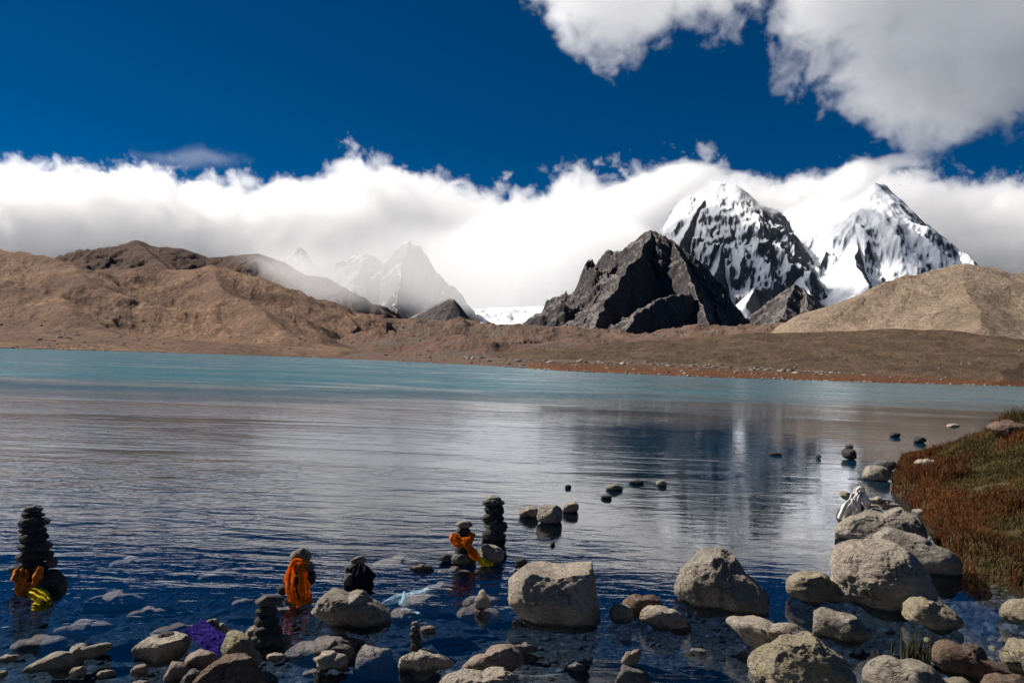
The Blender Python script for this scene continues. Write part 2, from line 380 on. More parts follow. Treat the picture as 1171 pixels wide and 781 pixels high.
M_SNOW = m_peak('snow_and_rock', (0.045, 0.052, 0.062), (0.09, 0.092, 0.10), (0.84, 0.00016, 0.42), 0.0045, 1, 22)  # rock colours here and in the next line hold the blue of shade
M_ROCKY = m_peak('rock_face_with_snow', (0.035, 0.043, 0.056), (0.08, 0.088, 0.10), (1.13, 0.00016, 0.80), 0.0045, 6, 24)
M_DARK = m_peak('dark_peak_rock', (0.042, 0.039, 0.043), (0.095, 0.083, 0.082), None, 0.012, 2, 9)
M_VEIL = m_peak('veiled_peak_rock', (0.06, 0.06, 0.07), (0.11, 0.11, 0.12), (1.38, 0.0001, 0.3), 0.006, 3, 14)
M_HORN = m_peak('horn_rock', (0.09, 0.08, 0.085), (0.15, 0.13, 0.13), None, 0.02, 4, 5)
M_GLAC = m_peak('glacier_ice', (0.45, 0.46, 0.48), (0.6, 0.6, 0.62), (0.9, 0, 0), 0.01, 5, 5)

tag(ridge_mesh('far_left_hill', M_LHILL, 215, 1150, -130, 500, [
    (0.33, [(-120, 285, 780), (0, 287, 760), (24, 288, 750), (51, 293, 740), (66, 298, 700), (100, 322, 600)]),
    (0.34, [(60, 318, 880), (89, 312, 840), (126, 308, 800), (157, 305, 780), (205, 308, 790), (239, 304, 790), (260, 307, 790), (307, 318, 780), (341, 337, 760), (375, 361, 740), (398, 373, 700), (440, 388, 640)]),
    (0.36, [(239, 304, 790), (275, 340, 620), (330, 380, 500)]),
    (0.36, [(0, 287, 760), (40, 330, 600), (110, 366, 460)]),
    ], nu=560, nv=360, nz=(0.010, 0.20, 7), rg=(0.005, 0.34), smoothk=10, base=-3, apron=(0.10, 9, (480, 380)), seed=0.7, gul=(0.03, 5.5, 0.45)), kind='structure')
tag(ridge_mesh('back_left_range', M_BACK, 900, 1900, -60, 470, [
    (0.45, [(-50, 300, 1350), (40, 300, 1350), (80, 296, 1350), (113, 289, 1350), (135, 280, 1340), (152, 274.5, 1330), (165, 278, 1330), (177, 282, 1330), (200, 283, 1330), (218, 286, 1330), (242, 294, 1330), (265, 293, 1330), (297, 290, 1320), (325, 300, 1300), (350, 318, 1250), (380, 345, 1200), (410, 362, 1100)]),
    ((0.4, 0.6), [(152, 274.5, 1330), (185, 300, 1200), (220, 330, 1060)]),
    (0.5, [(297, 290, 1320), (330, 325, 1150), (360, 350, 1020)]),
    ], nu=420, nv=220, nz=(0.012, 0.22, 6), rg=(0.004, 0.2), seed=2, jag=3.0, base=-3, gul=(0.02, 12, -0.3)), kind='structure')
tag(ridge_mesh('moraine', M_MORAINE, 170, 1200, 300, 1000, [
    (0.16, [(330, 372, 900), (396, 371, 860), (430, 364, 860), (470, 366, 860), (520, 367, 860), (560, 372, 850), (600, 373, 850), (660, 375, 850), (720, 384, 800), (780, 382, 800), (830, 374, 820), (870, 372, 840), (925, 369, 840), (990, 372, 840)]),
    (0.22, [(400, 392, 600), (440, 382, 620), (480, 386, 600), (510, 392, 560)]),
    (0.22, [(540, 388, 560), (580, 384, 600), (620, 388, 600)]),
    (0.22, [(340, 396, 640), (380, 386, 680), (420, 380, 700)]),
    (0.2, [(600, 395, 560), (680, 386, 600), (740, 387, 640)]),
    ], nu=560, nv=400, nz=(0.018, 0.50, 6), rg=(0.012, 0.35), seed=5, smoothk=3, jag=1.8, base=-2.2, apron=(0.04, 5)), kind='structure')
tag(ridge_mesh('right_hill', M_RHILL, 420, 1100, 880, 1400, [
    (0.50, [(930, 388, 640), (948, 367, 660), (980, 347, 680), (1010, 325, 700), (1030, 314, 710), (1060, 310, 720), (1090, 305, 720), (1130, 308, 720), (1171, 312, 720), (1300, 312, 720)]),
    (0.42, [(1100, 306, 720), (1110, 340, 620), (1120, 372, 520)]),
    (0.42, [(1200, 311, 720), (1220, 345, 620), (1240, 380, 520)]),
    ], nu=420, nv=240, nz=(0.012, 0.13, 6), rg=(0.008, 0.25), seed=8, smoothk=26, base=-3, gul=(0.045, 3.0, 0.3)), kind='structure')
tag(ridge_mesh('shore_foreland', M_FORE, 165, 640, 440, 1400, [
    (0.14, [(620, 411, 420), (650, 402, 430), (700, 393, 440), (790, 386, 450), (870, 381, 460), (960, 379, 460), (1020, 376, 470), (1080, 378, 470), (1130, 384, 470), (1171, 389, 470), (1300, 395, 470)]),
    ], nu=620, nv=240, nz=(0.04, 0.12, 6), rg=(0.02, 0.2), seed=11, smoothk=2.5, jag=0.6, base=-2.0, apron=(0.06, 3, (470, 620))), kind='structure')
tag(ridge_mesh('dark_peak', M_DARK, 1000, 2600, 560, 880, [
    (1.15, [(585, 385, 1500), (605, 366, 1560), (625, 350, 1560), (640, 346, 1560), (655, 353, 1600), (672, 334, 1750), (700, 306, 1800), (720, 291, 1850), (735, 269, 1850), (745, 262, 1850), (757, 267, 1850), (770, 275, 1840), (785, 296, 1800), (800, 320, 1750), (815, 345, 1700), (835, 380, 1600)]),
    ((0.8, 1.9), [(745, 262, 1850), (735, 285, 1750), (718, 305, 1640), (706, 330, 1520), (690, 350, 1420), (680, 372, 1280)]),
    ((1.0, 1.5), [(770, 275, 1840), (790, 315, 1680), (800, 345, 1540), (812, 376, 1380)]),
    ((0.75, 1.7), [(790, 335, 1560), (768, 338, 1480), (745, 345, 1400), (728, 360, 1300), (715, 378, 1200)]),
    ((1.0, 1.8), [(700, 306, 1800), (686, 330, 1640), (674, 352, 1500), (664, 372, 1360)]),
    ], nu=520, nv=340, nz=(0.011, 0.62, 8), rg=(0.008, 0.42), seed=14, jag=8, base=-3), kind='structure')
tag(ridge_mesh('rock_horn', M_HORN, 1100, 1700, 440, 560, [
    (1.1, [(462, 366, 1300), (480, 357, 1300), (500, 347, 1300), (510, 342, 1300), (518, 341, 1300)]),
    (2.6, [(518, 341, 1300), (520, 354, 1290), (528, 366, 1260)]),
    ], nu=160, nv=120, nz=(0.02, 0.25, 6), rg=(0.01, 0.2), seed=17, jag=1.5, base=-3), kind='structure')
tag(ridge_mesh('veiled_peak', M_VEIL, 1700, 3300, 300, 640, [
    (1.0, [(300, 330, 2300), (325, 300, 2400), (345, 285, 2450), (360, 300, 2450), (378, 302, 2450), (398, 296, 2500), (420, 289, 2500), (436, 296, 2500), (450, 300, 2500), (500, 312, 2500), (520, 340, 2450), (540, 365, 2400)]),
    (1.9, [(446, 296, 2500), (456, 280, 2500), (466, 276, 2500), (478, 279, 2500), (492, 300, 2500)]),
    (1.1, [(345, 285, 2450), (352, 320, 2250), (370, 350, 2000)]),
    (1.1, [(420, 292, 2500), (405, 325, 2250), (400, 352, 2000)]),
    (1.6, [(466, 275, 2490), (458, 300, 2380), (452, 340, 2150), (448, 362, 1950)]),
    ], nu=340, nv=240, nz=(0.006, 0.5, 5), rg=(0.004, 0.25), seed=20, jag=24, base=-3), kind='structure')
tag(ridge_mesh('glacier', M_GLAC, 1500, 3400, 500, 720, [
    (0.25, [(500, 356, 2700), (560, 352, 2700), (620, 350, 2700), (700, 340, 2700)]),
    ], nu=160, nv=120, nz=(0.01, 0.3, 5), rg=(0.004, 0.2), seed=22, jag=5, base=-3), kind='structure')
SN = 3800
tag(ridge_mesh('left_snow_mountain', M_ROCKY, 1900, 5200, 600, 1060, [
    ((1.0, 1.1), [(640, 330, 4350), (690, 265, 4250), (720, 232, 4150), (745, 215, 4050), (775, 204, 3950), (800, 205, 3860), (822, 208, 3780), (840, 211, 3760)]),
    ((1.35, 1.1), [(840, 211, 3760), (852, 221, 3860), (862, 232, 4000), (876, 238, 4120), (890, 240, 4220), (908, 240, 4260)]),
    ((0.85, 1.9), [(822, 209, 3780), (802, 234, 3660), (784, 262, 3520), (776, 290, 3300), (770, 320, 3000), (764, 345, 2700)]),
    ((0.9, 1.3), [(745, 215, 4050), (730, 250, 3800), (716, 285, 3450)]),
    ((1.3, 1.9), [(836, 240, 3700), (828, 270, 3500), (822, 305, 3250), (815, 345, 2950)]),
    ], nu=520, nv=460, nz=(0.0042, 0.27, 8), rg=(0.0026, 0.30), seed=31, jag=10, base=-3, smoothk=18), kind='structure')
tag(ridge_mesh('right_snow_mountain', M_SNOW, 1900, 5400, 760, 1420, [
    ((0.9, 1.1), [(860, 240, 4300), (886, 238, 4280), (905, 238, 4250), (930, 234, 4180), (952, 229, 4080), (966, 219, 4000), (980, 210, 3920), (994, 206, 3880)]),
    ((1.35, 1.1), [(994, 207, 3880), (1006, 210, 3930), (1020, 221, 4060), (1032, 236, 4200), (1048, 256, 4380), (1065, 275, 4550), (1090, 298, 4700), (1130, 316, 4850), (1250, 330, 5000)]),
    ((0.75, 2.0), [(886, 246, 4300), (884, 270, 4000), (878, 292, 3600), (868, 322, 3250), (860, 348, 2950)]),
    ((0.8, 1.9), [(905, 244, 4250), (900, 272, 3900), (912, 300, 3500), (922, 325, 3200), (932, 345, 3000), (942, 372, 2750)]),
    ((0.7, 1.8), [(940, 240, 4150), (952, 265, 3900), (960, 288, 3650), (966, 312, 3350), (976, 345, 3000)]),
    ((0.8, 1.7), [(994, 209, 3880), (982, 238, 3760), (974, 265, 3600), (984, 300, 3300), (992, 335, 3000)]),
    ((1.2, 1.6), [(1032, 240, 4180), (1036, 275, 3900), (1044, 310, 3550)]),
    ], nu=620, nv=460, nz=(0.0042, 0.24, 8), rg=(0.0024, 0.30), seed=33, jag=8, base=-3, smoothk=24), kind='structure')
tag(ridge_mesh('rock_spur', M_DARK, 1500, 2700, 820, 980, [
    (0.95, [(852, 378, 2150), (870, 362, 2200), (885, 350, 2250), (900, 330, 2250), (908, 325, 2250), (920, 330, 2250), (935, 342, 2250), (947, 362, 2200), (960, 385, 2150)]),
    (0.95, [(908, 325, 2250), (900, 350, 2050), (890, 372, 1850)]),
    (0.95, [(920, 330, 2250), (925, 355, 2050), (930, 375, 1850)]),
    ], nu=220, nv=180, nz=(0.01, 0.42, 5), rg=(0.005, 0.25), seed=37, jag=8, base=-3), kind='structure')

# ================================================================== CLOUDS (real volumes at their own distances)
def m_cloud(name, dens, aniso=0.2):
    t = NT(name)
    pv = t.n('ShaderNodeVolumePrincipled'); pv.inputs['Color'].default_value = (1, 1, 1, 1)
    pv.inputs['Density'].default_value = dens; pv.inputs['Anisotropy'].default_value = aniso; pv.inputs['Density Attribute'].default_value = 'density'
    t.l(pv.outputs[0], t.out.inputs['Volume']); return t.m
def cloud(name, Yr, depth, px0, px1, pyt, pyb, top, bot, vox, dens, soft=0.02, amp=1.2, ns=1 / 260.0, gain=3.0, aniso=0.5, seed=0.0, thick=None):
    """cloud volume: box centred on distance Yr; top / bottom outlines given as px profile"""
    mat = m_cloud(name + '_vapour', dens, aniso)
    def uw(x, y): d = ray(x, y); return d[0] / d[1], d[2] / d[1] + CAM_H / Yr
    U0 = min(uw(px0, pyt)[0], uw(px0, pyb)[0]); U1 = max(uw(px1, pyt)[0], uw(px1, pyb)[0])
    W1 = max(uw(px0, pyt)[1], uw(px1, pyt)[1]); W0 = min(uw(px0, pyb)[1], uw(px1, pyb)[1])
    mn = (U0 * Yr, Yr - depth / 2, W0 * Yr); mx = (U1 * Yr, Yr + depth / 2, W1 * Yr)
    ng = bpy.data.node_groups.new(name + '_grid', 'GeometryNodeTree')
    ng.interface.new_socket('Geometry', in_out='INPUT', socket_type='NodeSocketGeometry')
    ng.interface.new_socket('Geometry', in_out='OUTPUT', socket_type='NodeSocketGeometry')
    N = ng.nodes; L = ng.links
    go = N.new('NodeGroupOutput'); pos = N.new('GeometryNodeInputPosition')
    sp = N.new('ShaderNodeSeparateXYZ'); L.new(pos.outputs[0], sp.inputs[0])
    def M(op, a, b=0.0, cl=False):
        x = N.new('ShaderNodeMath'); x.operation = op; x.use_clamp = cl
        for i, q in enumerate((a, b)):
            if isinstance(q, (int, float)): x.inputs[i].default_value = q
            else: L.new(q, x.inputs[i])
        return x.outputs[0]
    t_ = M('DIVIDE', M('SUBTRACT', sp.outputs[0], mn[0]), mx[0] - mn[0], True)
    def curve(pts):
        fc = N.new('ShaderNodeFloatCurve'); L.new(t_, fc.inputs['Value']); c = fc.mapping.curves[0]
        q = sorted([((uw(x, y)[0] - U0) / (U1 - U0), (uw(x, y)[1] - W0) / (W1 - W0)) for x, y in pts])
        q = [(min(max(a, 0), 1), min(max(b, 0), 1)) for a, b in q]
        while len(c.points) < len(q): c.points.new(0.5, 0.5)
        for i, (a, b) in enumerate(q): c.points[i].location = (a, b)
        fc.mapping.update(); return fc.outputs[0]
    wv = M('DIVIDE', M('SUBTRACT', sp.outputs[2], mn[2]), mx[2] - mn[2])
    wh = (W1 - W0)
    e = M('MULTIPLY', M('SUBTRACT', curve(top), wv), wh / soft) if top else None
    if bot:
        eb = M('MULTIPLY', M('SUBTRACT', wv, curve(bot)), wh / soft)
        e = M('MINIMUM', e, eb) if e is not None else eb
    dy = M('DIVIDE', M('ABSOLUTE', M('SUBTRACT', sp.outputs[1], Yr)), depth / 2)
    ey = M('MULTIPLY', M('SUBTRACT', 0.8, dy), 0.2 / soft * 0.6)
    ex = M('MULTIPLY', M('MINIMUM', t_, M('SUBTRACT', 1.0, t_)), (U1 - U0) / soft * 1.2)
    ex = M('SUBTRACT', ex, 0.4)
    e = M('MINIMUM', M('MINIMUM', e, ey), ex)
    mp = N.new('ShaderNodeVectorMath'); mp.operation = 'ADD'; L.new(pos.outputs[0], mp.inputs[0]); mp.inputs[1].default_value = (seed * 1000, 0, 0)
    nz = N.new('ShaderNodeTexNoise'); L.new(mp.outputs[0], nz.inputs['Vector']); nz.inputs['Scale'].default_value = ns; nz.inputs['Detail'].default_value = 8; nz.inputs['Roughness'].default_value = 0.70; nz.inputs['Distortion'].default_value = 0.5
    n2 = N.new('ShaderNodeTexNoise'); L.new(mp.outputs[0], n2.inputs['Vector']); n2.inputs['Scale'].default_value = ns * 0.3; n2.inputs['Detail'].default_value = 3
    nn = M('ADD', M('MULTIPLY', M('SUBTRACT', nz.outputs[0], 0.5), amp * 2), M('MULTIPLY', M('SUBTRACT', n2.outputs[0], 0.5), amp))
    d = M('MULTIPLY', M('ADD', M('MINIMUM', e, 1.5), nn), gain, True)
    vc = N.new('GeometryNodeVolumeCube'); L.new(d, vc.inputs['Density'])
    vc.inputs['Min'].default_value = mn; vc.inputs['Max'].default_value = mx
    for ax, i in (('Resolution X', 0), ('Resolution Y', 1), ('Resolution Z', 2)): vc.inputs[ax].default_value = max(8, int((mx[i] - mn[i]) / vox))
    sm = N.new('GeometryNodeSetMaterial'); L.new(vc.outputs[0], sm.inputs[0]); sm.inputs['Material'].default_value = mat
    L.new(sm.outputs[0], go.inputs[0])
    me = bpy.data.volumes.new(name); o = bpy.data.objects.new(name, me); COL.objects.link(o); me.materials.append(mat)
    md = o.modifiers.new('vapour', 'NODES'); md.node_group = ng
    return tag(o, kind='stuff')
BANK_TOP = [(-160, 211), (-60, 206), (0, 207), (40, 201), (100, 206), (150, 209), (200, 212), (250, 221), (290, 222), (340, 218), (390, 214), (405, 200), (420, 198), (435, 210), (470, 216), (520, 221), (560, 230), (600, 236), (625, 232), (650, 221), (690, 222), (715, 212), (760, 205), (820, 216), (870, 222), (900, 216), (950, 208), (980, 205), (1020, 212), (1050, 222), (1075, 232), (1110, 222), (1171, 222), (1300, 215)]
BANK_TOP = [(x_, y_ + 5) for x_, y_ in BANK_TOP]
cloud('cloud_bank', 5000, 1300, -160, 1330, 185, 400, BANK_TOP, None, 9.5, 0.0095, soft=0.030, amp=2.1, ns=1 / 150, seed=1, gain=6)
cloud('summit_cloud', 3480, 520, 630, 905, 180, 300, [(630, 262), (680, 230), (720, 212), (745, 203), (775, 194), (800, 199), (830, 210), (850, 216), (905, 226)], [(630, 360), (660, 352), (690, 338), (720, 305), (745, 275), (775, 232), (800, 216), (826, 207), (850, 218), (905, 240)], 8, 0.02, soft=0.012, amp=1.3, ns=1 / 140, seed=2, gain=2.0)
cloud('summit_cloud', 3520, 500, 860, 1120, 180, 320, [(860, 236), (905, 232), (930, 220), (952, 206), (968, 190), (985, 199), (1002, 205), (1020, 218), (1040, 232), (1120, 262)], [(860, 238), (900, 236), (930, 234), (955, 236), (974, 226), (988, 212), (1002, 206), (1020, 216), (1040, 230), (1120, 260)], 8, 0.02, soft=0.010, amp=1.0, ns=1 / 160, seed=3, gain=2.0)
cloud('mist', 2150, 500, 290, 600, 240, 380, [(290, 280), (330, 275), (370, 280), (400, 275), (440, 262), (480, 250), (520, 255), (600, 265)], [(290, 350), (330, 362), (360, 365), (400, 360), (440, 365), (500, 360), (600, 360)], 7, 0.0038, soft=0.03, amp=1.8, ns=1 / 110, seed=4, gain=1.4)
cloud('mist', 960, 260, 270, 430, 270, 375, [(270, 288), (300, 286), (340, 280), (380, 290), (410, 320), (430, 340)], [(270, 300), (300, 315), (340, 345), (380, 352), (410, 350), (430, 350)], 3.5, 0.006, soft=0.025, amp=1.4, ns=1 / 45, seed=14, gain=1.0)
cloud('valley_cloud', 3300, 700, 480, 760, 230, 385, [(480, 290), (520, 270), (560, 250), (620, 245), (680, 250), (720, 262), (760, 300)], [(480, 372), (560, 360), (620, 362), (700, 360), (760, 350)], 12, 0.008, soft=0.02, amp=1.2, ns=1 / 200, seed=5, gain=2)
cloud('upper_cloud', 3200, 520, 860, 1420, -160, 190, [(860, -140), (1420, -140)], [(860, -40), (885, -10), (900, 30), (915, 55), (945, 74), (985, 92), (1010, 116), (1060, 140), (1110, 146), (1171, 134), (1240, 120), (1420, 100)], 10, 0.007, soft=0.045, amp=3.4, ns=1 / 150, seed=6, gain=2.6)
cloud('upper_cloud', 3200, 600, 600, 900, -140, 110, [(600, -60), (900, -60)], [(600, -40), (635, 4), (660, 30), (690, 46), (720, 44), (760, 16), (800, 4), (830, 20), (845, 10), (900, -30)], 9, 0.007, soft=0.04, amp=3.0, ns=1 / 130, seed=7, gain=2.2)

cloud('cloud_wisp', 3600, 200, 985, 1060, 160, 210, [(985, 186), (1005, 180), (1025, 176), (1040, 178), (1060, 186)], [(985, 190), (1010, 194), (1040, 192), (1060, 188)], 7, 0.006, soft=0.008, amp=1.0, ns=1 / 70, seed=8, gain=2)
cloud('cloud_wisp', 3600, 200, 150, 290, 150, 205, [(150, 176), (200, 174), (230, 166), (250, 174), (290, 178)], [(150, 178), (200, 190), (230, 188), (250, 190), (290, 182)], 9, 0.0016, soft=0.014, amp=1.3, ns=1 / 90, seed=9, gain=1.2)

# ================================================================== GRASSY BANK
M_SOIL = NT('bank_soil'); _p = M_SOIL.pos()
_n = M_SOIL.noise(_p, 0.9, 7, 0.65); _n2 = M_SOIL.noise(_p, 9, 6, 0.7)
_c = M_SOIL.ramp(_n, [(0.3, (0.03, 0.022, 0.012)), (0.5, (0.06, 0.042, 0.018)), (0.62, (0.11, 0.08, 0.04)), (0.75, (0.20, 0.15, 0.09))])
M_SOIL.bsdf(M_SOIL.mix(M_SOIL.mr(_n2, 0.4, 0.6), _c, (0.05, 0.042, 0.018)), 0.95, M_SOIL.bump(_n2, 0.9, 0.06), 0.1); M_SOIL = M_SOIL.m
def bank_z(X, Y):
    sd = poly_sd(X, Y, BANK); sd = sd + 0.25 * fbm(P2(X, Y, 1.1, 2.2), 4)
    z = np.where(sd < 0, -0.08 + sd * 0.6, -0.08 + 0.36 * sstep(0, 0.25, sd) + 0.36 * sstep(0.2, 6, sd))
    z = z + 1.02 * sstep(6, 15, Y) * sstep(0.0, 3.0, sd)
    return z + np.clip(sd, 0, 1) * (0.22 * fbm(P2(X, Y, 0.6, 8.8), 5) + 0.16 * np.abs(fbm(P2(X, Y, 1.7, 1.8), 3)) + 0.05 * fbm(P2(X, Y, 5.0, 6.1), 2)), sd
bx = np.concatenate([np.linspace(3.5, 20, 420), np.linspace(20.3, 46, 60)]); by = np.concatenate([np.linspace(5.2, 26, 520), np.linspace(26.3, 48, 50)])
BX, BY = np.meshgrid(bx, by, indexing='ij'); BZ, BSD = bank_z(BX, BY)
BZ = np.maximum(BZ, -1.0)
tag(mk('grassy_bank_ground', np.stack([BX, BY, BZ], -1).reshape(-1, 3), gridfaces(len(bx), len(by)), M_SOIL), kind='structure')

def m_grass():
    t = NT('mountain_grass'); p = t.pos()
    a = t.noise(p, 0.45, 5, 0.7); b = t.noise(p, 1.1, 6, 0.75); f = t.noise(p, 30, 2)
    g = t.ramp(b, [(0.34, (0.022, 0.022, 0.009)), (0.5, (0.055, 0.045, 0.016)), (0.62, (0.11, 0.08, 0.03)), (0.72, (0.22, 0.145, 0.065))])
    r = t.ramp(b, [(0.34, (0.035, 0.013, 0.008)), (0.5, (0.10, 0.028, 0.012)), (0.66, (0.17, 0.06, 0.022))])
    geo = t.n('ShaderNodeAttribute', attribute_name='rust')
    m = t.mr(t.math('ADD', a, t.math('MULTIPLY', geo.outputs['Fac'], 0.22)), 0.53, 0.63)
    c = t.mix(m, g, r); c = t.mix(t.mr(f, 0.45, 0.7), c, t.mix(0.5, c, (0.26, 0.20, 0.09)))
    d = t.n('ShaderNodeBsdfDiffuse'); t.l(c, d.inputs[0]); tl = t.n('ShaderNodeBsdfTranslucent'); t.l(c, tl.inputs[0])
    mx = t.n('ShaderNodeMixShader'); mx.inputs[0].default_value = 0.3; t.l(d.outputs[0], mx.inputs[1]); t.l(tl.outputs[0], mx.inputs[2]); t.l(mx.outputs[0], t.out.inputs['Surface'])
    return t.m
M_GRASS = m_grass()
def grass_mesh(name, P, Hh, Wd, rust, mat, lean=0.5, rs=np.random.RandomState(5)):
    n = len(P); ang = rs.uniform(0, 2 * np.pi, n); la = rs.uniform(0, 2 * np.pi, n); ll = rs.uniform(0.1, 1, n) * lean * Hh
    sx, sy = np.cos(ang) * Wd / 2, np.sin(ang) * Wd / 2; lx, ly = np.cos(la) * ll, np.sin(la) * ll
    V = np.zeros((n, 5, 3))
    V[:, 0] = P - np.stack([sx, sy, np.zeros(n) + 0.02], 1); V[:, 1] = P + np.stack([sx, sy, np.zeros(n) - 0.02], 1)
    mid = P + np.stack([lx * 0.35, ly * 0.35, Hh * 0.6], 1)
    V[:, 2] = mid + np.stack([sx, sy, 0 * sx], 1) * 0.7; V[:, 3] = mid - np.stack([sx, sy, 0 * sx], 1) * 0.7
    V[:, 4] = P + np.stack([lx, ly, Hh], 1)
    b = (np.arange(n) * 5)[:, None]
    T = np.concatenate([b + [0, 1, 2], b + [0, 2, 3], b + [3, 2, 4]]).astype(np.int32)
    o = mk(name, V.reshape(-1, 3), T, mat, smooth=False)
    at_ = o.data.attributes.new('rust', 'FLOAT', 'POINT'); at_.data.foreach_set('value', np.repeat(rust, 5))
    return o
rs = np.random.RandomState(11)
gxs = rs.uniform(4, 22, 1700000); gys = rs.uniform(6.0, 27, 1700000)
keep = (np.abs(gxs / gys) < 0.98) & (rs.rand(len(gxs)) < np.clip(11 / gys, 0, 1) ** 1.2); gxs, gys = gxs[keep], gys[keep]
gz, gsd = bank_z(gxs, gys)
cl = fbm(P2(gxs, gys, 1.6, 5.5), 3)
keep = (gsd > 0.03) & (cl + 0.5 * rs.rand(len(cl)) > 0.02 - 0.35 * (gsd < 0.5)); gxs, gys, gz, gsd, cl = [q[keep] for q in (gxs, gys, gz, gsd, cl)]
edge = np.exp(-(gsd / 0.8) ** 2)
tus = np.clip(fbm(P2(gxs, gys, 1.3, 15.5), 4) * 4 - 0.5, 0, 1)
hh = (0.02 + 0.06 * rs.rand(len(gxs)) ** 1.5 + 0.09 * edge * rs.rand(len(gxs)) * np.clip(0.4 + cl, 0, 1) + 0.22 * tus * rs.rand(len(gxs))) * (1 + 0.3 * cl)
tag(grass_mesh('grass', np.stack([gxs, gys, gz], 1), hh, 0.004 + gys * 0.0007, edge * 0.9 + tus * 0.6, M_GRASS, lean=0.9), kind='stuff')

# ================================================================== ROCKS
def m_rock(name, c0, c1, c2, lichen=0.0, wet=True, sc=1.0, rough=0.9):
    t = NT(name); oi = t.n('ShaderNodeObjectInfo'); co = t.n('ShaderNodeTexCoord').outputs['Object']
    mp = t.n('ShaderNodeVectorMath', operation='ADD'); t.l(co, mp.inputs[0])
    cb = t.n('ShaderNodeCombineXYZ'); t.l(t.math('MULTIPLY', oi.outputs['Random'], 40), cb.inputs[0]); t.l(cb.outputs[0], mp.inputs[1]); p = mp.outputs[0]
    st = t.n('ShaderNodeMapping'); t.l(p, st.inputs[0]); st.inputs['Scale'].default_value = (1, 1, 2.6); st.inputs['Rotation'].default_value = (0.3, 0.25, 0)
    a = t.noise(p, 3.5 * sc, 8, 0.65); b = t.noise(p, 28 * sc, 8, 0.75); f = t.noise(p, 130 * sc, 3, 0.8); lay = t.noise(st.outputs[0], 11 * sc, 8, 0.65, 0.6)
    col = t.ramp(a, [(0.30, c0), (0.5, c1), (0.70, c2)])
    col = t.mix(t.mr(b, 0.40, 0.60), t.mix(0.5, col, tuple(x * 0.8 for x in c0)), col)
    col = t.mix(t.mr(f, 0.55, 0.72), col, t.mix(0.5, col, (0.5, 0.46, 0.40)))
    col = t.mix(t.mr(f, 0.42, 0.30), col, t.mix(0.55, col, (0.03, 0.027, 0.024)))
    wv = t.n('ShaderNodeVectorMath', operation='ADD'); t.l(p, wv.inputs[0])
    nzv = t.n('ShaderNodeTexNoise'); t.l(p, nzv.inputs['Vector']); nzv.inputs['Scale'].default_value = 6 * sc; t.l(nzv.outputs['Color'], wv.inputs[1])
    v = t.n('ShaderNodeTexVoronoi', feature='DISTANCE_TO_EDGE'); t.l(wv.outputs[0], v.inputs['Vector']); v.inputs['Scale'].default_value = 2.6 * sc
    crack = t.mr(v.outputs['Distance'], 0.0, 0.045, 1, 0)
    crack = t.math('MULTIPLY', crack, t.mr(t.noise(p, 5 * sc, 3), 0.47, 0.6))
    col = t.mix(t.math('MULTIPLY', crack, 0.7), col, (0.04, 0.034, 0.03))
    bl = t.mr(t.noise(p, 9 * sc, 7, 0.75), 0.60, 0.66); col = t.mix(t.math('MULTIPLY', bl, 0.6), col, (0.07, 0.06, 0.05))
    bw = t.mr(t.noise(st.outputs[0], 5 * sc, 6, 0.7), 0.60, 0.68); col = t.mix(t.math('MULTIPLY', bw, 0.35), col, (0.55, 0.50, 0.43))
    if lichen:
        li = t.mr(t.noise(p, 7 * sc, 6, 0.7), 0.60 - lichen * 0.12, 0.66 - lichen * 0.08)
        col = t.mix(t.math('MULTIPLY', li, 0.7), col, (0.24, 0.21, 0.05))
    rg = rough
    if wet:
        g = t.n('ShaderNodeSeparateXYZ'); t.l(t.n('ShaderNodeNewGeometry').outputs['Position'], g.inputs[0])
        z = t.math('ADD', g.outputs[2], t.math('MULTIPLY', t.math('SUBTRACT', b, 0.5), 0.05))
        w = t.mr(z, 0.012, 0.035, 1, 0)
        w = t.math('MULTIPLY', w, t.mr(z, -0.05, -0.01, 0, 1))
        col = t.mix(w, col, t.mix(0.6, col, (0.03, 0.024, 0.018))); rg = t.mr(w, 0, 1, rough, 0.35)
    h = t.math('ADD', t.math('MULTIPLY', lay, 1.0), t.math('MULTIPLY', b, 0.55))
    h = t.math('ADD', h, t.math('MULTIPLY', f, 0.10)); h = t.math('SUBTRACT', h, t.math('MULTIPLY', crack, 0.35))
    t.bsdf(col, rg, t.bump(h, 1.0, 0.075 / sc), 0.35)
    return t.m
MR = {
 'tan': m_rock('tan_rock', (0.30, 0.24, 0.18), (0.46, 0.385, 0.30), (0.56, 0.49, 0.40)),
 'grey': m_rock('grey_rock', (0.23, 0.195, 0.15), (0.36, 0.31, 0.245), (0.48, 0.42, 0.34)),
 'lichen': m_rock('lichen_rock', (0.24, 0.195, 0.13), (0.38, 0.32, 0.22), (0.50, 0.43, 0.31), lichen=0.5),
 'pink': m_rock('pinkish_rock', (0.25, 0.18, 0.14), (0.37, 0.28, 0.22), (0.45, 0.36, 0.29)),
 'rust': m_rock('rusty_rock', (0.10, 0.06, 0.04), (0.19, 0.12, 0.08), (0.27, 0.19, 0.13)),
 'dark': m_rock('backlit_dark_rock', (0.022, 0.02, 0.019), (0.045, 0.041, 0.038), (0.08, 0.073, 0.066), sc=2),  # near-black colour stands in for the shade on the backlit cairn stones
 'slate': m_rock('grey_slate', (0.07, 0.064, 0.058), (0.13, 0.12, 0.105), (0.20, 0.185, 0.165), sc=2),
 'sub': m_rock('lakebed_stone', (0.18, 0.15, 0.14), (0.32, 0.27, 0.245), (0.44, 0.385, 0.35), wet=False),
}
_ico = {}
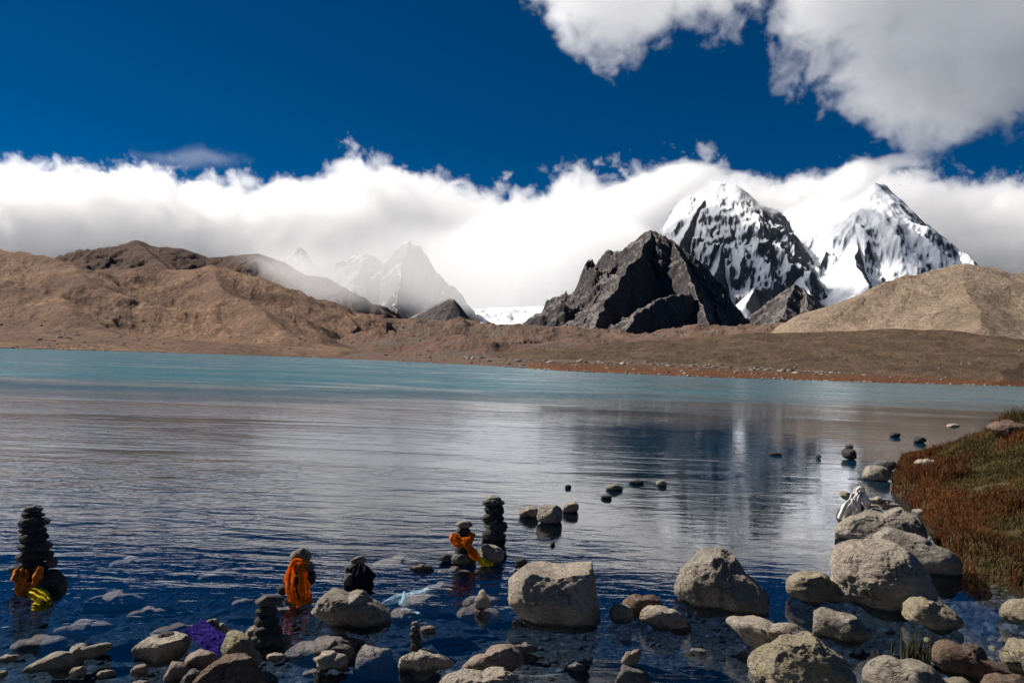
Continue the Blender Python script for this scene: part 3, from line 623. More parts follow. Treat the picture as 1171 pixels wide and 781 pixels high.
def ico(n):
    if n not in _ico:
        bm = bmesh.new(); bmesh.ops.create_icosphere(bm, subdivisions=n, radius=1)
        _ico[n] = (np.array([v.co[:] for v in bm.verts]), np.array([[v.index for v in f.verts] for f in bm.faces], np.int32)); bm.free()
    return _ico[n]
def ell(cx, cy, w, h, rs, k=10, j=0.10):
    return [(cx + w / 2 * math.cos(a) * (1 + rs.uniform(-j, j)), cy + h / 2 * math.sin(a) * (1 + rs.uniform(-j, j))) for a in np.linspace(0, 2 * math.pi, k, endpoint=False)]
ROCKN = 0
def rock(poly, mat, label=None, group=None, base=None, D=None, B=None, sub=4, rough=0.10, cuts=9, front=0.86, top=None, name='rock', cat='rock', z=0.0, sink=True, clear=False, box=0.0):
    """stone whose outline follows the traced one; it has real depth B, facets and fractal relief"""
    global ROCKN; ROCKN += 1; rs = np.random.RandomState(ROCKN * 13 + 1)
    if isinstance(poly, tuple): poly = ell(*poly, rs)
    P = np.array(poly, float); c = (P.max(0) + P.min(0)) / 2; w, h = np.ptp(P, 0)
    if base is None: base = P[:, 1].max()
    G = gnd(c[0], base, z)
    if B is None: B = 0.42 * w / F_PX * G[1]
    Dc = D if D is not None else G[1] + B * (0.30 if sink else 0.0)
    C = at(c[0], c[1], Dc)
    hd = np.array([C[0], C[1], 0]); hd /= np.linalg.norm(hd); rt = np.array([hd[1], -hd[0], 0])
    dist = (C - CAMP) @ FWD
    los = (C - CAMP) / np.linalg.norm(C - CAMP); sb = -los[2]; cb = math.sqrt(1 - sb * sb)
    q = P - c; ang = np.arctan2(-q[:, 1], q[:, 0]); rad = np.hypot(q[:, 0], q[:, 1]); o_ = np.argsort(ang); ang, rad = ang[o_], rad[o_]
    ang = np.concatenate([ang - 2 * np.pi, ang, ang + 2 * np.pi]); rad = np.tile(rad, 3)
    S, Fc = ico(sub); S = S.copy()
    # facets
    ns = rs.normal(size=(cuts, 3)); ns /= np.linalg.norm(ns, axis=1)[:, None]
    pl = [(n_, rs.uniform(0.70, 0.90)) for n_ in ns]
    if front: pl.append((np.array([rs.uniform(-.25, .25), -1, rs.uniform(-.1, .2)]), front))
    pl.append((np.array([rs.uniform(-.2, .2), -0.45, 1.0]), top if top else rs.uniform(0.74, 0.86)))
    for n_, d_ in pl:
        n_ = n_ / np.linalg.norm(n_); ex = S @ n_ - d_; S = S - np.clip(ex, 0, None)[:, None] * n_ * 0.9
    off = rs.uniform(0, 50, 3)
    rel = fbm(S * 1.7 + off, 6, 0.6) * 0.9 + (fbm(S * 3.1 + off + 7, 6, 0.65, ridged=True) - 0.2) * 0.75 + fbm(S * 9 + off, 4, 0.7) * 0.25
    S = S * (1 + rough * rel)[:, None]
    rho = np.hypot(S[:, 0], S[:, 2]); th = np.arctan2(S[:, 2], S[:, 0]); Rr = np.interp(th, ang, rad)
    # blur the outline a little so corners are worn
    Rr = (2 * Rr + np.interp(th - .07, ang, rad) + np.interp(th + .07, ang, rad)) / 4
    # the rock is wide: undo the facets on the outline so that it keeps its traced extent
    ex = 1.0 / max(0.86, np.percentile(rho, 97))
    a = rho * ex * np.cos(th) * Rr * dist / F_PX; b = rho * ex * np.sin(th) * Rr * dist / F_PX
    f = B * S[:, 1]
    if sink:      # widen towards the foot so that the stone sits on a broad base
        hw = w / 2 * dist / F_PX; bl = max(1e-6, -b.min()); a = np.clip(a * (1 + 0.22 * np.clip(-b / bl, 0, 1) ** 1.2), -hw, hw)
    zz = (b - f * sb) / cb
    if sink:
        lvl = C[2] + zz; under = np.clip(-(lvl - z), 0, None)
        zz = zz - under * 0.3; k = 1 + np.clip(under, 0, 0.1) * 0.4; a = a * k; f = f * k
    L_ = a[:, None] * rt + f[:, None] * hd + zz[:, None] * np.array([0, 0, 1.0])
    lo = L_.min(0)[2]; org = C + np.array([0, 0, lo])
    o = mk(name, L_ - np.array([0, 0, lo]), Fc, MR[mat], loc=tuple(org))
    tag(o, label, cat, group)
    return o
g = 'boulders and stones standing in the shallows'
BG = 'small stones breaking the surface further out'
def bank_D(x, y):
    for D_ in np.arange(5, 45, 0.05):
        p_ = at(x, y, D_)
        if p_[2] <= bank_z(np.array([p_[0]]), np.array([p_[1]]))[0][0]: return float(D_)
    return 20.0
# --- large boulders
rock([(580,676),(584,663),(600,651),(630,641),(660,638),(678,641),(690,652),(697,672),(696,692),(682,708),(640,715),(604,708),(584,694)], 'tan', 'big blocky pale boulder standing alone in the middle of the shallows, largest one there', g, base=713, B=0.42, sub=6, front=0.78, top=0.62, cuts=8, rough=0.075)
rock([(772,675),(778,660),(795,640),(812,625),(822,622),(835,632),(855,650),(872,668),(877,685),(872,695),(830,698),(790,694),(774,684)], 'grey', 'rugged pyramid shaped boulder standing in dark blue water', g, base=697, B=0.36, sub=6, front=0.85, rough=0.10)
rock((711,701,26,24), 'tan', 'small rounded pale stone at the left of three stones by the big blocky boulder', g, B=0.10)
rock([(712,690),(722,682),(735,680),(752,682),(757,689),(752,698),(735,705),(722,704),(714,697)], 'rust', 'brownish stone at the back of three stones beside the big blocky boulder', g, B=0.13, sub=5)
rock([(731,708),(735,698),(747,694),(765,696),(780,703),(790,713),(786,719),(765,719),(745,715),(733,712)], 'tan', 'wedge shaped pale stone at the right of three stones beside the big blocky boulder', g, B=0.16, sub=5)
rock([(831,713),(850,710),(885,710),(915,715),(925,722),(915,740),(890,745),(862,742),(845,730),(833,721)], 'tan', 'flat pale slab partly behind the broad boulder at the bottom right', g, B=0.26, sub=5, front=None, rough=0.09, top=0.6)
rock([(857,772),(860,757),(880,738),(905,724),(930,722),(950,735),(965,753),(974,766),(972,780),(950,790),(900,795),(860,788)], 'lichen', 'broad rounded tan boulder cut by the bottom edge, right of centre', g, base=786, B=0.30, sub=6, front=0.8)
rock((908,783,64,18), 'pink', 'pinkish stone peeking in at the bottom edge before the broad tan boulder', g, B=0.12, base=790)
rock([(900,668),(912,657),(930,653),(945,656),(953,665),(952,680),(940,689),(915,685),(902,678)], 'lichen', 'yellow lichened round rock left of the large round boulder', g, base=688, B=0.22, sub=5)
rock([(948,664),(960,660),(977,668),(979,680),(965,688),(950,687),(946,676)], 'tan', 'small flat topped stone squeezed between lichened rock and large round boulder', g, base=689, B=0.16, sub=5, top=0.6)
rock([(949,644),(957,630),(975,620),(1000,616),(1026,622),(1045,636),(1058,655),(1064,675),(1060,690),(1030,699),(990,694),(962,676),(952,662)], 'tan', 'large round boulder near the grassy bank with a shaded front', g, base=694, B=0.50, sub=6, front=0.92, top=0.82, cuts=5, rough=0.075)
rock([(990,614),(1005,606),(1030,606),(1050,612),(1070,621),(1090,631),(1093,640),(1080,655),(1040,655),(1000,640)], 'grey', 'long low rock lying behind the large round boulder, reaching to the bank', g, base=652, B=0.42, sub=5, front=0.75)
rock([(960,618),(966,600),(985,592),(1010,583),(1035,580),(1052,583),(1061,592),(1063,607),(1050,618),(1000,622),(970,622)], 'grey', 'dark sided slab rock by the bank with a white scarf heap on it', g, base=621, B=0.50, sub=6, front=0.7, top=0.65)
rock([(932,704),(937,700),(955,698),(970,700),(983,709),(994,720),(984,729),(955,731),(934,727)], 'grey', 'grey angular rock with white veining below the small flat topped stone', g, B=0.17, sub=5, rough=0.1)
rock([(1031,694),(1036,687),(1050,683),(1062,684),(1080,690),(1091,699),(1098,707),(1085,715),(1060,719),(1040,711)], 'lichen', 'smooth lens shaped rock alone in blue water near the right', g, B=0.19, sub=5)
rock([(990,775),(1000,762),(1030,757),(1060,758),(1072,768),(1082,788),(1030,798),(992,792)], 'grey', 'pale furrowed rock in front of the dark reeds at the bottom', g, base=790, B=0.20, sub=5, rough=0.11)
rock([(1068,757),(1074,742),(1082,737),(1100,741),(1130,750),(1155,763),(1140,772),(1110,772),(1080,768)], 'rust', 'low brown rock to the right of the dark reeds', g, B=0.20, sub=5)
rock([(1140,755),(1150,738),(1165,731),(1190,735),(1200,760),(1165,768)], 'lichen', 'mossy green rock at the right edge above the pebbles', g, B=0.16, sub=5)
rock([(1148,706),(1155,692),(1170,687),(1200,690),(1210,712),(1170,716)], 'lichen', 'mossy dark rock at the right edge under the bank', g, B=0.22, sub=5)
rock([(1125,800),(1130,779),(1150,774),(1175,778),(1190,800)], 'rust', 'brown stone cut off by the bottom right corner', g, base=797, B=0.12)
rock([(1060,800),(1066,783),(1085,777),(1110,780),(1116,800)], 'lichen', 'mossy stone at the bottom edge right of the furrowed rock', g, base=797, B=0.10)
# --- right far stones by the bank
rock((1002,541,32,20), 'grey', 'dark rounded stone in front by the tip of the grassy bank', g, B=0.26)
rock((1014,531,22,13), 'slate', 'dark stone touching the grass tip behind the rounded one', g, B=0.25)
rock((970,519,19,13), 'dark', 'dark lump of rock in the lake left of the bank tip', BG, B=0.2)
rock((971,511,10,5), 'dark', 'tiny dark stone just behind the dark lump off the bank tip', BG, B=0.12, sub=3)
rock((936,522,6,5), 'dark', 'tiny dark stone left of the dark lump off the bank', BG, B=0.08, sub=3)
rock((887,519,18,3), 'dark', 'thin dark stone barely awash far out before the bank', BG, B=0.15, sub=3)
rock((1023,497,12,6), 'dark', 'small dark stone beside the upper edge of the bank', BG, B=0.2, sub=3)
rock((1052,503,14,8), 'dark', 'dark stone at the waterline on the far side of the bank', BG, B=0.25, sub=3)
rock((1060,530,26,9), 'tan', 'pale flat stone lying in the red grass on the bank', 'stones on the bank', D=bank_D(1060, 532), B=0.14, sink=False)
rock((1090,487,16,5), 'tan', 'pale stone on the far crest of the grassy bank', 'stones on the bank', D=bank_D(1090, 489), B=0.2, sink=False, sub=3)
rock((1152,490,46,15), 'rust', 'brown boulder half grown over on the far end of the bank', 'stones on the bank', D=bank_D(1152, 496), B=0.6, sink=False)
rock((1050,588,16,12), 'grey', 'small grey stone at the foot of the bank beside the slab', 'stones on the bank', D=bank_D(1050, 592), B=0.12, sink=False)
# --- stones out in the bay
rock([(614,582),(620,577),(632,577),(642,581),(643,592),(638,597),(620,598),(614,593)], 'grey', 'dark squarish stone in the middle of three beyond the tall dark cairn', BG, B=0.22)
rock([(592,584),(600,581),(614,581),(618,588),(605,591),(593,589)], 'grey', 'flat stone leaning left of the squarish one in the bay', BG, B=0.18)
rock([(642,579),(650,574),(658,574),(663,582),(652,586),(644,585)], 'tan', 'pale stone to the right of the squarish one in the bay', BG, B=0.16)
rock((650,556,8,4), 'dark', 'tiny dark stone above the pale one in the bay', BG, B=0.10, sub=3)
rock((703,557,20,7), 'grey', 'low flat stone in the bay, nearest to the lone pair at right', BG, B=0.22, sub=3)
rock((694,568,14,4), 'dark', 'thin awash stone below the low flat one', BG, B=0.15, sub=3)
rock((756,552,13,8), 'grey', 'small angular stone at the right end of the bay stones', BG, B=0.15, sub=3)
rock((729,551,22,4), 'dark', 'long awash stone left of the small angular one', BG, B=0.2, sub=3)
rock((596,643,15,13), 'dark', 'small round black stone touching the far side of the big blocky boulder', g, B=0.1)
rock((632,621,6,4), 'rust', 'tiny reddish stone above the big blocky boulder', BG, B=0.05, sub=3)
rock([(548,629),(556,622),(568,622),(575,628),(577,637),(570,643),(552,642)], 'grey', 'rounded grey stone right of the central orange scarf', g, base=644, B=0.14)
rock((573,633,14,8), 'dark', 'black stone tucked behind the rounded grey one', g, B=0.1)
# --- left and bottom
rock([(350,700),(356,682),(372,672),(398,675),(425,685),(443,697),(447,708),(430,716),(400,717),(370,708)], 'grey', 'long cracked grey rock between the orange scarfed cairn and black cloaked cairn', g, base=715, B=0.30, sub=6, rough=0.11, front=None, top=0.62)
rock([(32,757),(50,751),(80,745),(100,741),(125,736),(137,742),(130,748),(95,754),(60,760)], 'grey', 'long thin pale slab at the lower left', g, B=0.20, sub=5, rough=0.13, front=None)
rock([(152,738),(165,729),(180,722),(205,726),(219,738),(210,750),(190,757),(168,751)], 'tan', 'wide flat pale rock with a dark stone on its top, lower left', g, B=0.28, sub=5, front=None, top=0.5, rough=0.09)
rock((190,730,20,17), 'dark', 'dark round stone sitting on the wide flat pale rock', g, D=float(gnd(190,741,0.05)[1]), B=0.09, sink=False, name='stone')
rock([(231,711),(233,707),(250,713),(264,722),(260,728),(245,722),(234,716)], 'tan', 'narrow pale rock sloping down behind the blue cloth', g, D=float(gnd(250,735)[1]), B=0.08, sink=False)
rock([(250,738),(255,726),(268,721),(281,728),(290,742),(298,757),(293,763),(280,752),(262,750)], 'lichen', 'arched yellowish rock leaning over the big dark rock', g, D=float(gnd(275,765)[1]), B=0.15, sub=5, rough=0.11)
rock([(222,790),(232,765),(248,751),(268,743),(285,752),(298,768),(305,795),(262,800)], 'rust', 'big dark wedge rock with a sunlit upper edge at the bottom left', g, base=795, B=0.20, sub=6, front=0.4, top=0.62)
rock((229,753,36,22), 'pink', 'rounded pink stone in front of the blue cloth', g, B=0.10, D=float(gnd(229,768)[1]))
rock([(188,772),(192,760),(205,755),(216,760),(218,770),(205,778)], 'pink', 'reddish stone left of the rounded pink one', g, B=0.09)
rock([(206,782),(214,770),(224,763),(228,770),(222,784)], 'slate', 'grey wedge stone before the big dark wedge rock', g, B=0.07, base=785)
rock((160,767,20,17), 'pink', 'small pinkish stone below the wide flat pale rock', g, B=0.06)
rock((90,768,18,13), 'lichen', 'small knobbly stone below the long thin slab', g, B=0.05)
rock((121,770,20,8), 'grey', 'wet low stone right of the knobbly one', g, B=0.06)
rock((160,782,20,8), 'grey', 'tiny pale stone at the bottom edge under the pinkish one', g, B=0.05, base=786)
rock((3,770,12,8), 'lichen', 'small stone at the very left edge near the bottom', g, B=0.05)
rock((8,752,26,6), 'grey', 'low wet stone at the left edge', g, B=0.08)
rock([(500,790),(506,776),(525,769),(550,765),(580,768),(605,783),(600,800),(550,805),(505,800)], 'tan', 'wide pale rock cut by the bottom edge below the hollowed stone', g, base=800, B=0.20, sub=6, front=None, top=0.6)
rock([(528,766),(535,757),(555,748),(575,737),(588,737),(598,745),(600,754),(590,763),(570,769),(540,769)], 'pink', 'pale hollowed stone above the wide rock at the bottom', g, B=0.16, sub=5, top=0.66)
rock([(451,752),(462,745),(475,744),(495,748),(512,752),(520,758),(500,764),(470,765),(454,760)], 'tan', 'flat pale rock carrying the slim dark stone pile', g, B=0.15, sub=5, front=None)
rock([(543,692),(547,682),(551,673),(557,681),(560,692),(551,696)], 'tan', 'small pointed stone like a cone above the water', g, B=0.05, rough=0.05)
# --- submerged stones
SG = 'stones lying under the clear shallow water'
def subrock(cx, cy, w, h, label, d=0.06, mat='sub', sub=4, B=None):
    G = gnd(cx, cy, -d)
    if mat == 'sub' or d > 0: G = gnd(cx, cy, -(d * 0.3 + 0.70 * h * G[1] / F_PX))
    return rock((cx, cy, w, h), mat, label, SG, D=float(G[1]), B=B if B else max(0.05, 0.5 * h / F_PX * G[1] / 0.33), sub=sub, sink=False, front=None, rough=0.08)
subrock(546, 704, 62, 20, 'pale stone just below the surface right under the cone stone', 0.05, 'pink')
subrock(551, 690, 50, 16, 'dark submerged stone at the foot of the cone stone', 0.12)
subrock(485, 692, 50, 26, 'purplish submerged stone left of the cone stone', 0.08)
subrock(390, 736, 64, 16, 'grey submerged stone below the long cracked rock', 0.06)
subrock(375, 748, 100, 30, 'broad submerged slab at the lower left of centre', 0.10, sub=5)
rock([(355,752),(362,749),(385,748),(397,752),(397,765),(380,763),(362,757)], 'tan', 'pale flat stone just out of the water on the broad submerged slab', g, B=0.12)
subrock(428, 757, 60, 40, 'round purplish submerged rock left of the slim dark stone pile', 0.08, sub=5)
subrock(460, 705, 40, 20, 'smooth submerged stone at the end of the pale sunken cloth', 0.08, 'pink')
subrock(458, 645, 66, 14, 'long pale submerged slab between two cairns', 0.06, 'tan')
rock((482,649,28,5), 'rust', 'thin brown stone at the surface beside the long submerged slab', g, B=0.08)
subrock(130, 690, 70, 22, 'submerged rounded rock below the water left of centre', 0.12)
subrock(150, 645, 60, 12, 'faint deep stone far left behind the submerged rounded rock', 0.25)
subrock(45, 738, 60, 20, 'dim submerged stone above the long thin slab', 0.15)
subrock(205, 722, 60, 14, 'submerged reddish rock behind the wide flat pale rock', 0.05, 'pink')
subrock(330, 700, 40, 12, 'submerged stone under the orange scarf', 0.15)
subrock(600, 655, 40, 10, 'sunken stone left behind the big blocky boulder', 0.2)
subrock(300, 780, 50, 20, 'submerged stone at the bottom edge left of the broad slab', 0.08)
subrock(520, 655, 46, 8, 'sunken pale stone in front of the central orange scarfed cairn', 0.08)
subrock(505, 672, 40, 8, 'sunken grey stone behind the purplish submerged stone', 0.15)
subrock(360, 770, 30, 8, 'small flat submerged stone at the bottom beneath the broad slab', 0.05)
subrock(250, 660, 60, 12, 'faint submerged slab in the dark blue water at left', 0.3)
subrock(95, 720, 70, 14, 'faint submerged slab between the yellow scarf and the flat pale rock', 0.2)
subrock(170, 702, 50, 10, 'faint submerged stone above the wide flat pale rock', 0.2)
subrock(870, 756, 26, 8, 'small submerged stone near the flat pale slab', 0.08)
subrock(600, 740, 30, 8, 'small sunken stone in front of the big blocky boulder', 0.12)
subrock(658, 762, 24, 8, 'small sunken stone on gravel at the bottom centre', 0.1)
subrock(720, 735, 22, 7, 'small sunken stone before the wedge shaped pale one', 0.1)
subrock(800, 745, 24, 7, 'small sunken flat stone left of the pale slab', 0.1)
subrock(280, 690, 30, 9, 'sunken stone behind the wide based cairn', 0.2)
subrock(490, 720, 20, 10, 'small pinkish stone behind the slim dark stone pile', 0.0, 'pink')
# --- cairns: each stone rests on the one below and is a thing of its own
def cairn(stones, cname, base, cat='cairn stone', dz=0.0, noun='stone'):
    bx_ = stones[-1][0]; wmax = max(s_[2] for s_ in stones)
    D = float(gnd(bx_, base)[1]) + wmax * 0.4 / F_PX * float(gnd(bx_, base)[1])
    n = len(stones); words = ['topmost', 'second', 'third', 'fourth', 'fifth', 'sixth', 'seventh', 'eighth', 'ninth', 'tenth']
    for i, s_ in enumerate(stones):
        cx, cy, w, h, m = s_[:5]
        lab = s_[5] if len(s_) > 5 else ('topmost stone of the ' + cname if i == 0 else ('lowest stone of the ' + cname if i == n - 1 else words[i] + ' stone from the top of the ' + cname))
        rock((cx, cy, w, h * 1.22), m, lab, 'stones of the ' + cname, D=D + (s_[6] if len(s_) > 6 else 0), B=0.45 * w / F_PX * D, sub=4, sink=False, rough=0.15, cuts=14, front=0.8, name='cairn_stone', cat='stone')
    return D
D1 = cairn([(38,582,22,7,'slate'),(37,589,28,8,'dark'),(38,597,40,9,'dark'),(37,606,34,10,'dark'),(39,615,40,10,'dark'),(38,625,40,12,'dark'),(39,636,42,12,'dark'),(37,649,44,15,'dark'),(37,664,42,18,'dark')], 'tall black cairn by the left edge', 674)
rock((59,643,12,16), 'slate', 'small grey stone perched on the dark block beside the left cairn', 'stones beside the left cairn', D=D1, B=0.05, sink=False, name='stone', cat='stone')
rock([(44,664),(52,655),(60,650),(70,658),(76,668),(72,684),(55,686),(46,678)], 'dark', 'dark pointed block leaning on the right of the left cairn', 'stones beside the left cairn', D=D1 - 0.03, B=0.13, sink=False, name='stone', cat='stone')
D2 = cairn([(343,636,25,17,'grey'),(345,648,30,14,'slate'),(338,661,32,15,'dark'),(341,673,32,14,'dark'),(342,684,34,12,'dark')], 'orange scarfed cairn at left', 690)
rock((323,674,12,13), 'dark', 'small black stone left of the scarfed cairn', 'stones beside the orange scarfed cairn', D=D2, B=0.06, sink=False, name='stone', cat='stone')
rock((355,659,11,19), 'dark', 'upright dark stone at the right side of the scarfed cairn', 'stones beside the orange scarfed cairn', D=D2, B=0.05, sink=False, name='stone', cat='stone')
D3 = cairn([(410,641,18,9,'grey'),(409,652,26,14,'dark'),(411,666,34,24,'dark')], 'black cloaked squat cairn', 683)
rock((399,662,11,14), 'slate', 'pale round stone on the left of the black cloaked cairn', 'stones of the black cloaked squat cairn', D=D3 - 0.13, B=0.04, sink=False, name='stone', cat='stone')
D4 = cairn([(309,687,31,13,'slate'),(305,699,25,12,'dark'),(305,710,28,13,'dark'),(306,721,36,13,'dark'),(305,733,42,15,'slate'),(306,745,44,14,'dark')], 'wide based cairn at lower left', 752)
rock([(279,742),(281,725),(289,714),(297,716),(299,735),(292,745)], 'grey', 'upright pale stone on the left of the wide based cairn', 'stones beside the wide based cairn', D=D4 + 0.05, B=0.06, sink=False, name='stone', cat='stone')
rock([(316,738),(319,724),(326,723),(334,735),(330,742)], 'grey', 'upright pale stone on the right of the wide based cairn', 'stones beside the wide based cairn', D=D4 + 0.04, B=0.06, sink=False, name='stone', cat='stone')
rock((315,751,22,9), 'tan', 'small pale flat stone at the foot of the wide based cairn', 'stones beside the wide based cairn', B=0.06, name='stone', cat='stone')
D5 = cairn([(531,600,23,8,'tan'),(530,607,18,8,'dark'),(530,616,22,13,'dark'),(530,628,24,14,'dark'),(531,639,32,13,'slate')], 'central orange scarfed cairn', 646)
rock((511,637,18,8), 'dark', 'low black stone left of the central scarfed cairn', 'stones of the central orange scarfed cairn', D=D5, B=0.07, sink=False, name='stone', cat='stone')
D6 = cairn([(565,570,20,6,'grey'),(565,575,29,6,'slate'),(565,583,25,11,'dark'),(565,593,27,11,'dark'),(566,602,32,13,'dark'),(565,612,30,13,'dark')], 'tall dark cairn behind the central one', 619)
D7 = cairn([(475,713,9,5,'pink'),(475,718,12,6,'slate'),(474,725,14,8,'dark'),(476,732,13,8,'dark'),(475,740,14,9,'dark'),(475,748,17,10,'dark'),(475,756,18,10,'dark')], 'slim dark stone pile at bottom centre', 763)
D8 = cairn([(722,770,44,34,'grey')], 'small two stone pile at the bottom', 792)
bpy.data.objects.remove(COL.objects[-1])
rock([(700,790),(706,768),(716,760),(732,760),(742,772),(744,792)], 'slate', 'rounded dark lower stone of the small pile cut by the bottom edge', 'stones of the small two stone pile', D=D8, B=0.10, sink=False, name='cairn_stone', cat='stone')
rock([(710,758),(714,750),(722,743),(731,741),(733,748),(727,757),(718,761)], 'pink', 'leaning pinkish upper stone of the small pile at the bottom', 'stones of the small two stone pile', D=D8, B=0.04, sink=False, name='cairn_stone', cat='stone')
# right heap
D9 = float(gnd(985, 600, 0.1)[1])
rock((971,591,26,26), 'dark', 'dark stone hidden below the white scarf', 'stones of the white scarf heap', D=D9 + 0.05, B=0.14, sink=False, name='stone', cat='stone')
rock((967,566,14,11), 'tan', 'tan stone beside the knot of the white scarf', 'stones of the white scarf heap', D=D9 + 0.05, B=0.08, sink=False, name='stone', cat='stone')
rock((984,576,20,24), 'slate', 'upright stone wrapped by the white scarf', 'stones of the white scarf heap', D=D9 + 0.05, B=0.09, sink=False, name='stone', cat='stone')
rock((1004,572,30,4), 'tan', 'upper thin pale slate behind the coiled cloth', 'stones of the white scarf heap', D=D9 + 0.25, B=0.12, sink=False, name='slate', cat='stone')
rock((1012,577,40,5), 'tan', 'lower thin pale slate behind the coiled cloth', 'stones of the white scarf heap', D=D9 + 0.25, B=0.14, sink=False, name='slate', cat='stone')

# ================================================================== SCARVES AND CLOTHS
def m_cloth(name, col, rough=0.8, tr=0.25, var=0.25):
    t = NT(name); p = t.pos((1, 1, 1), True); n = t.noise(p, 30, 5, 0.6)
    c = t.mix(t.mr(n, 0.35, 0.65), tuple(x * (1 - var) for x in col), tuple(min(1, x * (1 + var)) for x in col))
    b = t.n('ShaderNodeBsdfPrincipled'); t.l(c, b.inputs['Base Color']); b.inputs['Roughness'].default_value = max(rough, 0.7); b.inputs['Specular IOR Level'].default_value = 0.05
    t.l(t.bump(t.noise(p, 400, 2), 0.3, 0.002), b.inputs['Normal'])
    tl = t.n('ShaderNodeBsdfTranslucent'); t.l(c, tl.inputs[0]); mx = t.n('ShaderNodeMixShader'); mx.inputs[0].default_value = tr
    t.l(b.outputs[0], mx.inputs[1]); t.l(tl.outputs[0], mx.inputs[2]); t.l(mx.outputs[0], t.out.inputs['Surface']); return t.m
M_OR = m_cloth('orange_cloth', (0.95, 0.30, 0.02), tr=0.6); M_YE = m_cloth('yellow_wet_cloth', (0.85, 0.60, 0.02), 0.35); M_BR = m_cloth('brown_wet_cloth', (0.45, 0.16, 0.03), 0.4)
M_WH = m_cloth('white_silk', (0.72, 0.69, 0.64), 0.6); M_BL = m_cloth('cloth', (0.016, 0.006, 0.13), 0.5); M_BK = m_cloth('black_cloth', (0.012, 0.011, 0.02), 0.8, 0.05); M_CY = m_cloth('pale_cloth', (0.50, 0.62, 0.62), 0.6)
def ribbon_geo(path, width, seed=0, folds=3, amp=0.012, nseg=36, nw=13, flat=False):
    """path [(px,py,D)], width metres (number or list) -> folded ribbon"""
    rs = np.random.RandomState(seed)
    P = np.array([at(*p) for p in path]); s_ = np.linspace(0, 1, len(P)); tt = np.linspace(0, 1, nseg)
    Q = np.stack([np.interp(tt, s_, P[:, i]) for i in range(3)], 1)
    for _ in range(3): Q[1:-1] = (Q[:-2] + 2 * Q[1:-1] + Q[2:]) / 4
    wd = np.interp(tt, np.linspace(0, 1, len(np.atleast_1d(width))), np.atleast_1d(width))
    T = np.gradient(Q, axis=0); T /= np.linalg.norm(T, axis=1)[:, None] + 1e-9
    view = Q - CAMP; view[:, 2] *= 0.3
    if flat: view = np.tile([0, 0.05, -1.0], (nseg, 1))
    view = view; view /= np.linalg.norm(view, axis=1)[:, None]
    side = np.cross(T, view); side /= np.linalg.norm(side, axis=1)[:, None] + 1e-9
    nrm = np.cross(side, T)
    v = np.linspace(-1, 1, nw)
    ph = rs.uniform(0, 6); V = []
    for i in range(nseg):
        ripple = np.sin(v * np.pi * folds + ph + 1.6 * np.sin(tt[i] * 5 + ph)) * amp + 0.6 * amp * np.sin(v * 11 + tt[i] * 9 + ph) - (np.abs(v) ** 2) * amp * 1.2
        ripple = ripple + amp * 0.8 * fbm(np.stack([v * 3, np.full(nw, tt[i] * 6), np.full(nw, ph)], -1), 3)
        wob = 1 + 0.22 * math.sin(tt[i] * 8 + ph) + 0.12 * math.sin(tt[i] * 21 + ph)
        V.append(Q[i] + (v * wd[i] / 2 * wob)[:, None] * side[i] - nrm[i] * ripple[:, None] * np.sign(nrm[i] @ view[i]))
    return np.array(V).reshape(-1, 3), gridfaces(nseg, nw)
def cloth(name, parts, mat, label, cat, group=None, thick=0.004):
    Vs, Fs, n = [], [], 0
    for p in parts:
        V, Fc = p; Vs.append(V); Fs.append(Fc + n); n += len(V)
    V = np.concatenate(Vs); org = V.mean(0); org[2] = V[:, 2].min()
    o = mk(name, V - org, np.concatenate(Fs), mat, loc=tuple(org))
    md = o.modifiers.new('thickness', 'SOLIDIFY'); md.thickness = thick * 0.4; md.offset = 0
    return tag(o, label, cat, group)
def patch(corners, seed, nu=40, nv=32, amp=0.024, fr=9):
    c = [at(*p) for p in corners]; V = []
    u = np.linspace(0, 1, nu)[:, None, None]; v = np.linspace(0, 1, nv)[None, :, None]
    P = (c[0] * (1 - u) + c[1] * u) * (1 - v) + (c[3] * (1 - u) + c[2] * u) * v
    n = fbm(np.concatenate([np.broadcast_to(u * 3, (nu, nv, 1)), np.broadcast_to(v * 2, (nu, nv, 1)), np.full((nu, nv, 1), seed * 3.3)], -1), 4, 0.5, ridged=True)
    P = P + np.stack([n * 0.02, -n * amp, n * amp * 0.7], -1)
    e = fbm(np.concatenate([np.broadcast_to(u * 4, (nu, nv, 1)), np.broadcast_to(v * 4, (nu, nv, 1)), np.full((nu, nv, 1), seed + .5)], -1), 2)
    P[..., 0] += e * 0.03
    return P.reshape(-1, 3), gridfaces(nu, nv)
f2 = D2 - 0.13
cloth('prayer_scarf', [ribbon_geo([(352, 645, f2 + .06), (338, 641, f2), (333, 648, f2), (331, 662, f2), (332, 676, f2), (338, 687, f2 - .01)], [.05, .055, .06, .065, .07, .05], 1, 2, .012),
    ribbon_geo([(340, 646, f2), (346, 655, f2 - .01), (347, 668, f2 - .02), (349, 680, f2 - .02), (351, 689, f2 - .02)], [.07, .08, .085, .08, .06], 2, 3, .014),
    ribbon_geo([(330, 686, f2), (340, 690, f2 - .01), (358, 687, f2 + .02)], [.03, .05, .03], 3, 2, .01)], M_OR, 'bright orange scarf hanging in two strands on the left cairn by the cracked rock', 'scarf', 'scarves tied round the cairns')
f5 = D5 - 0.12
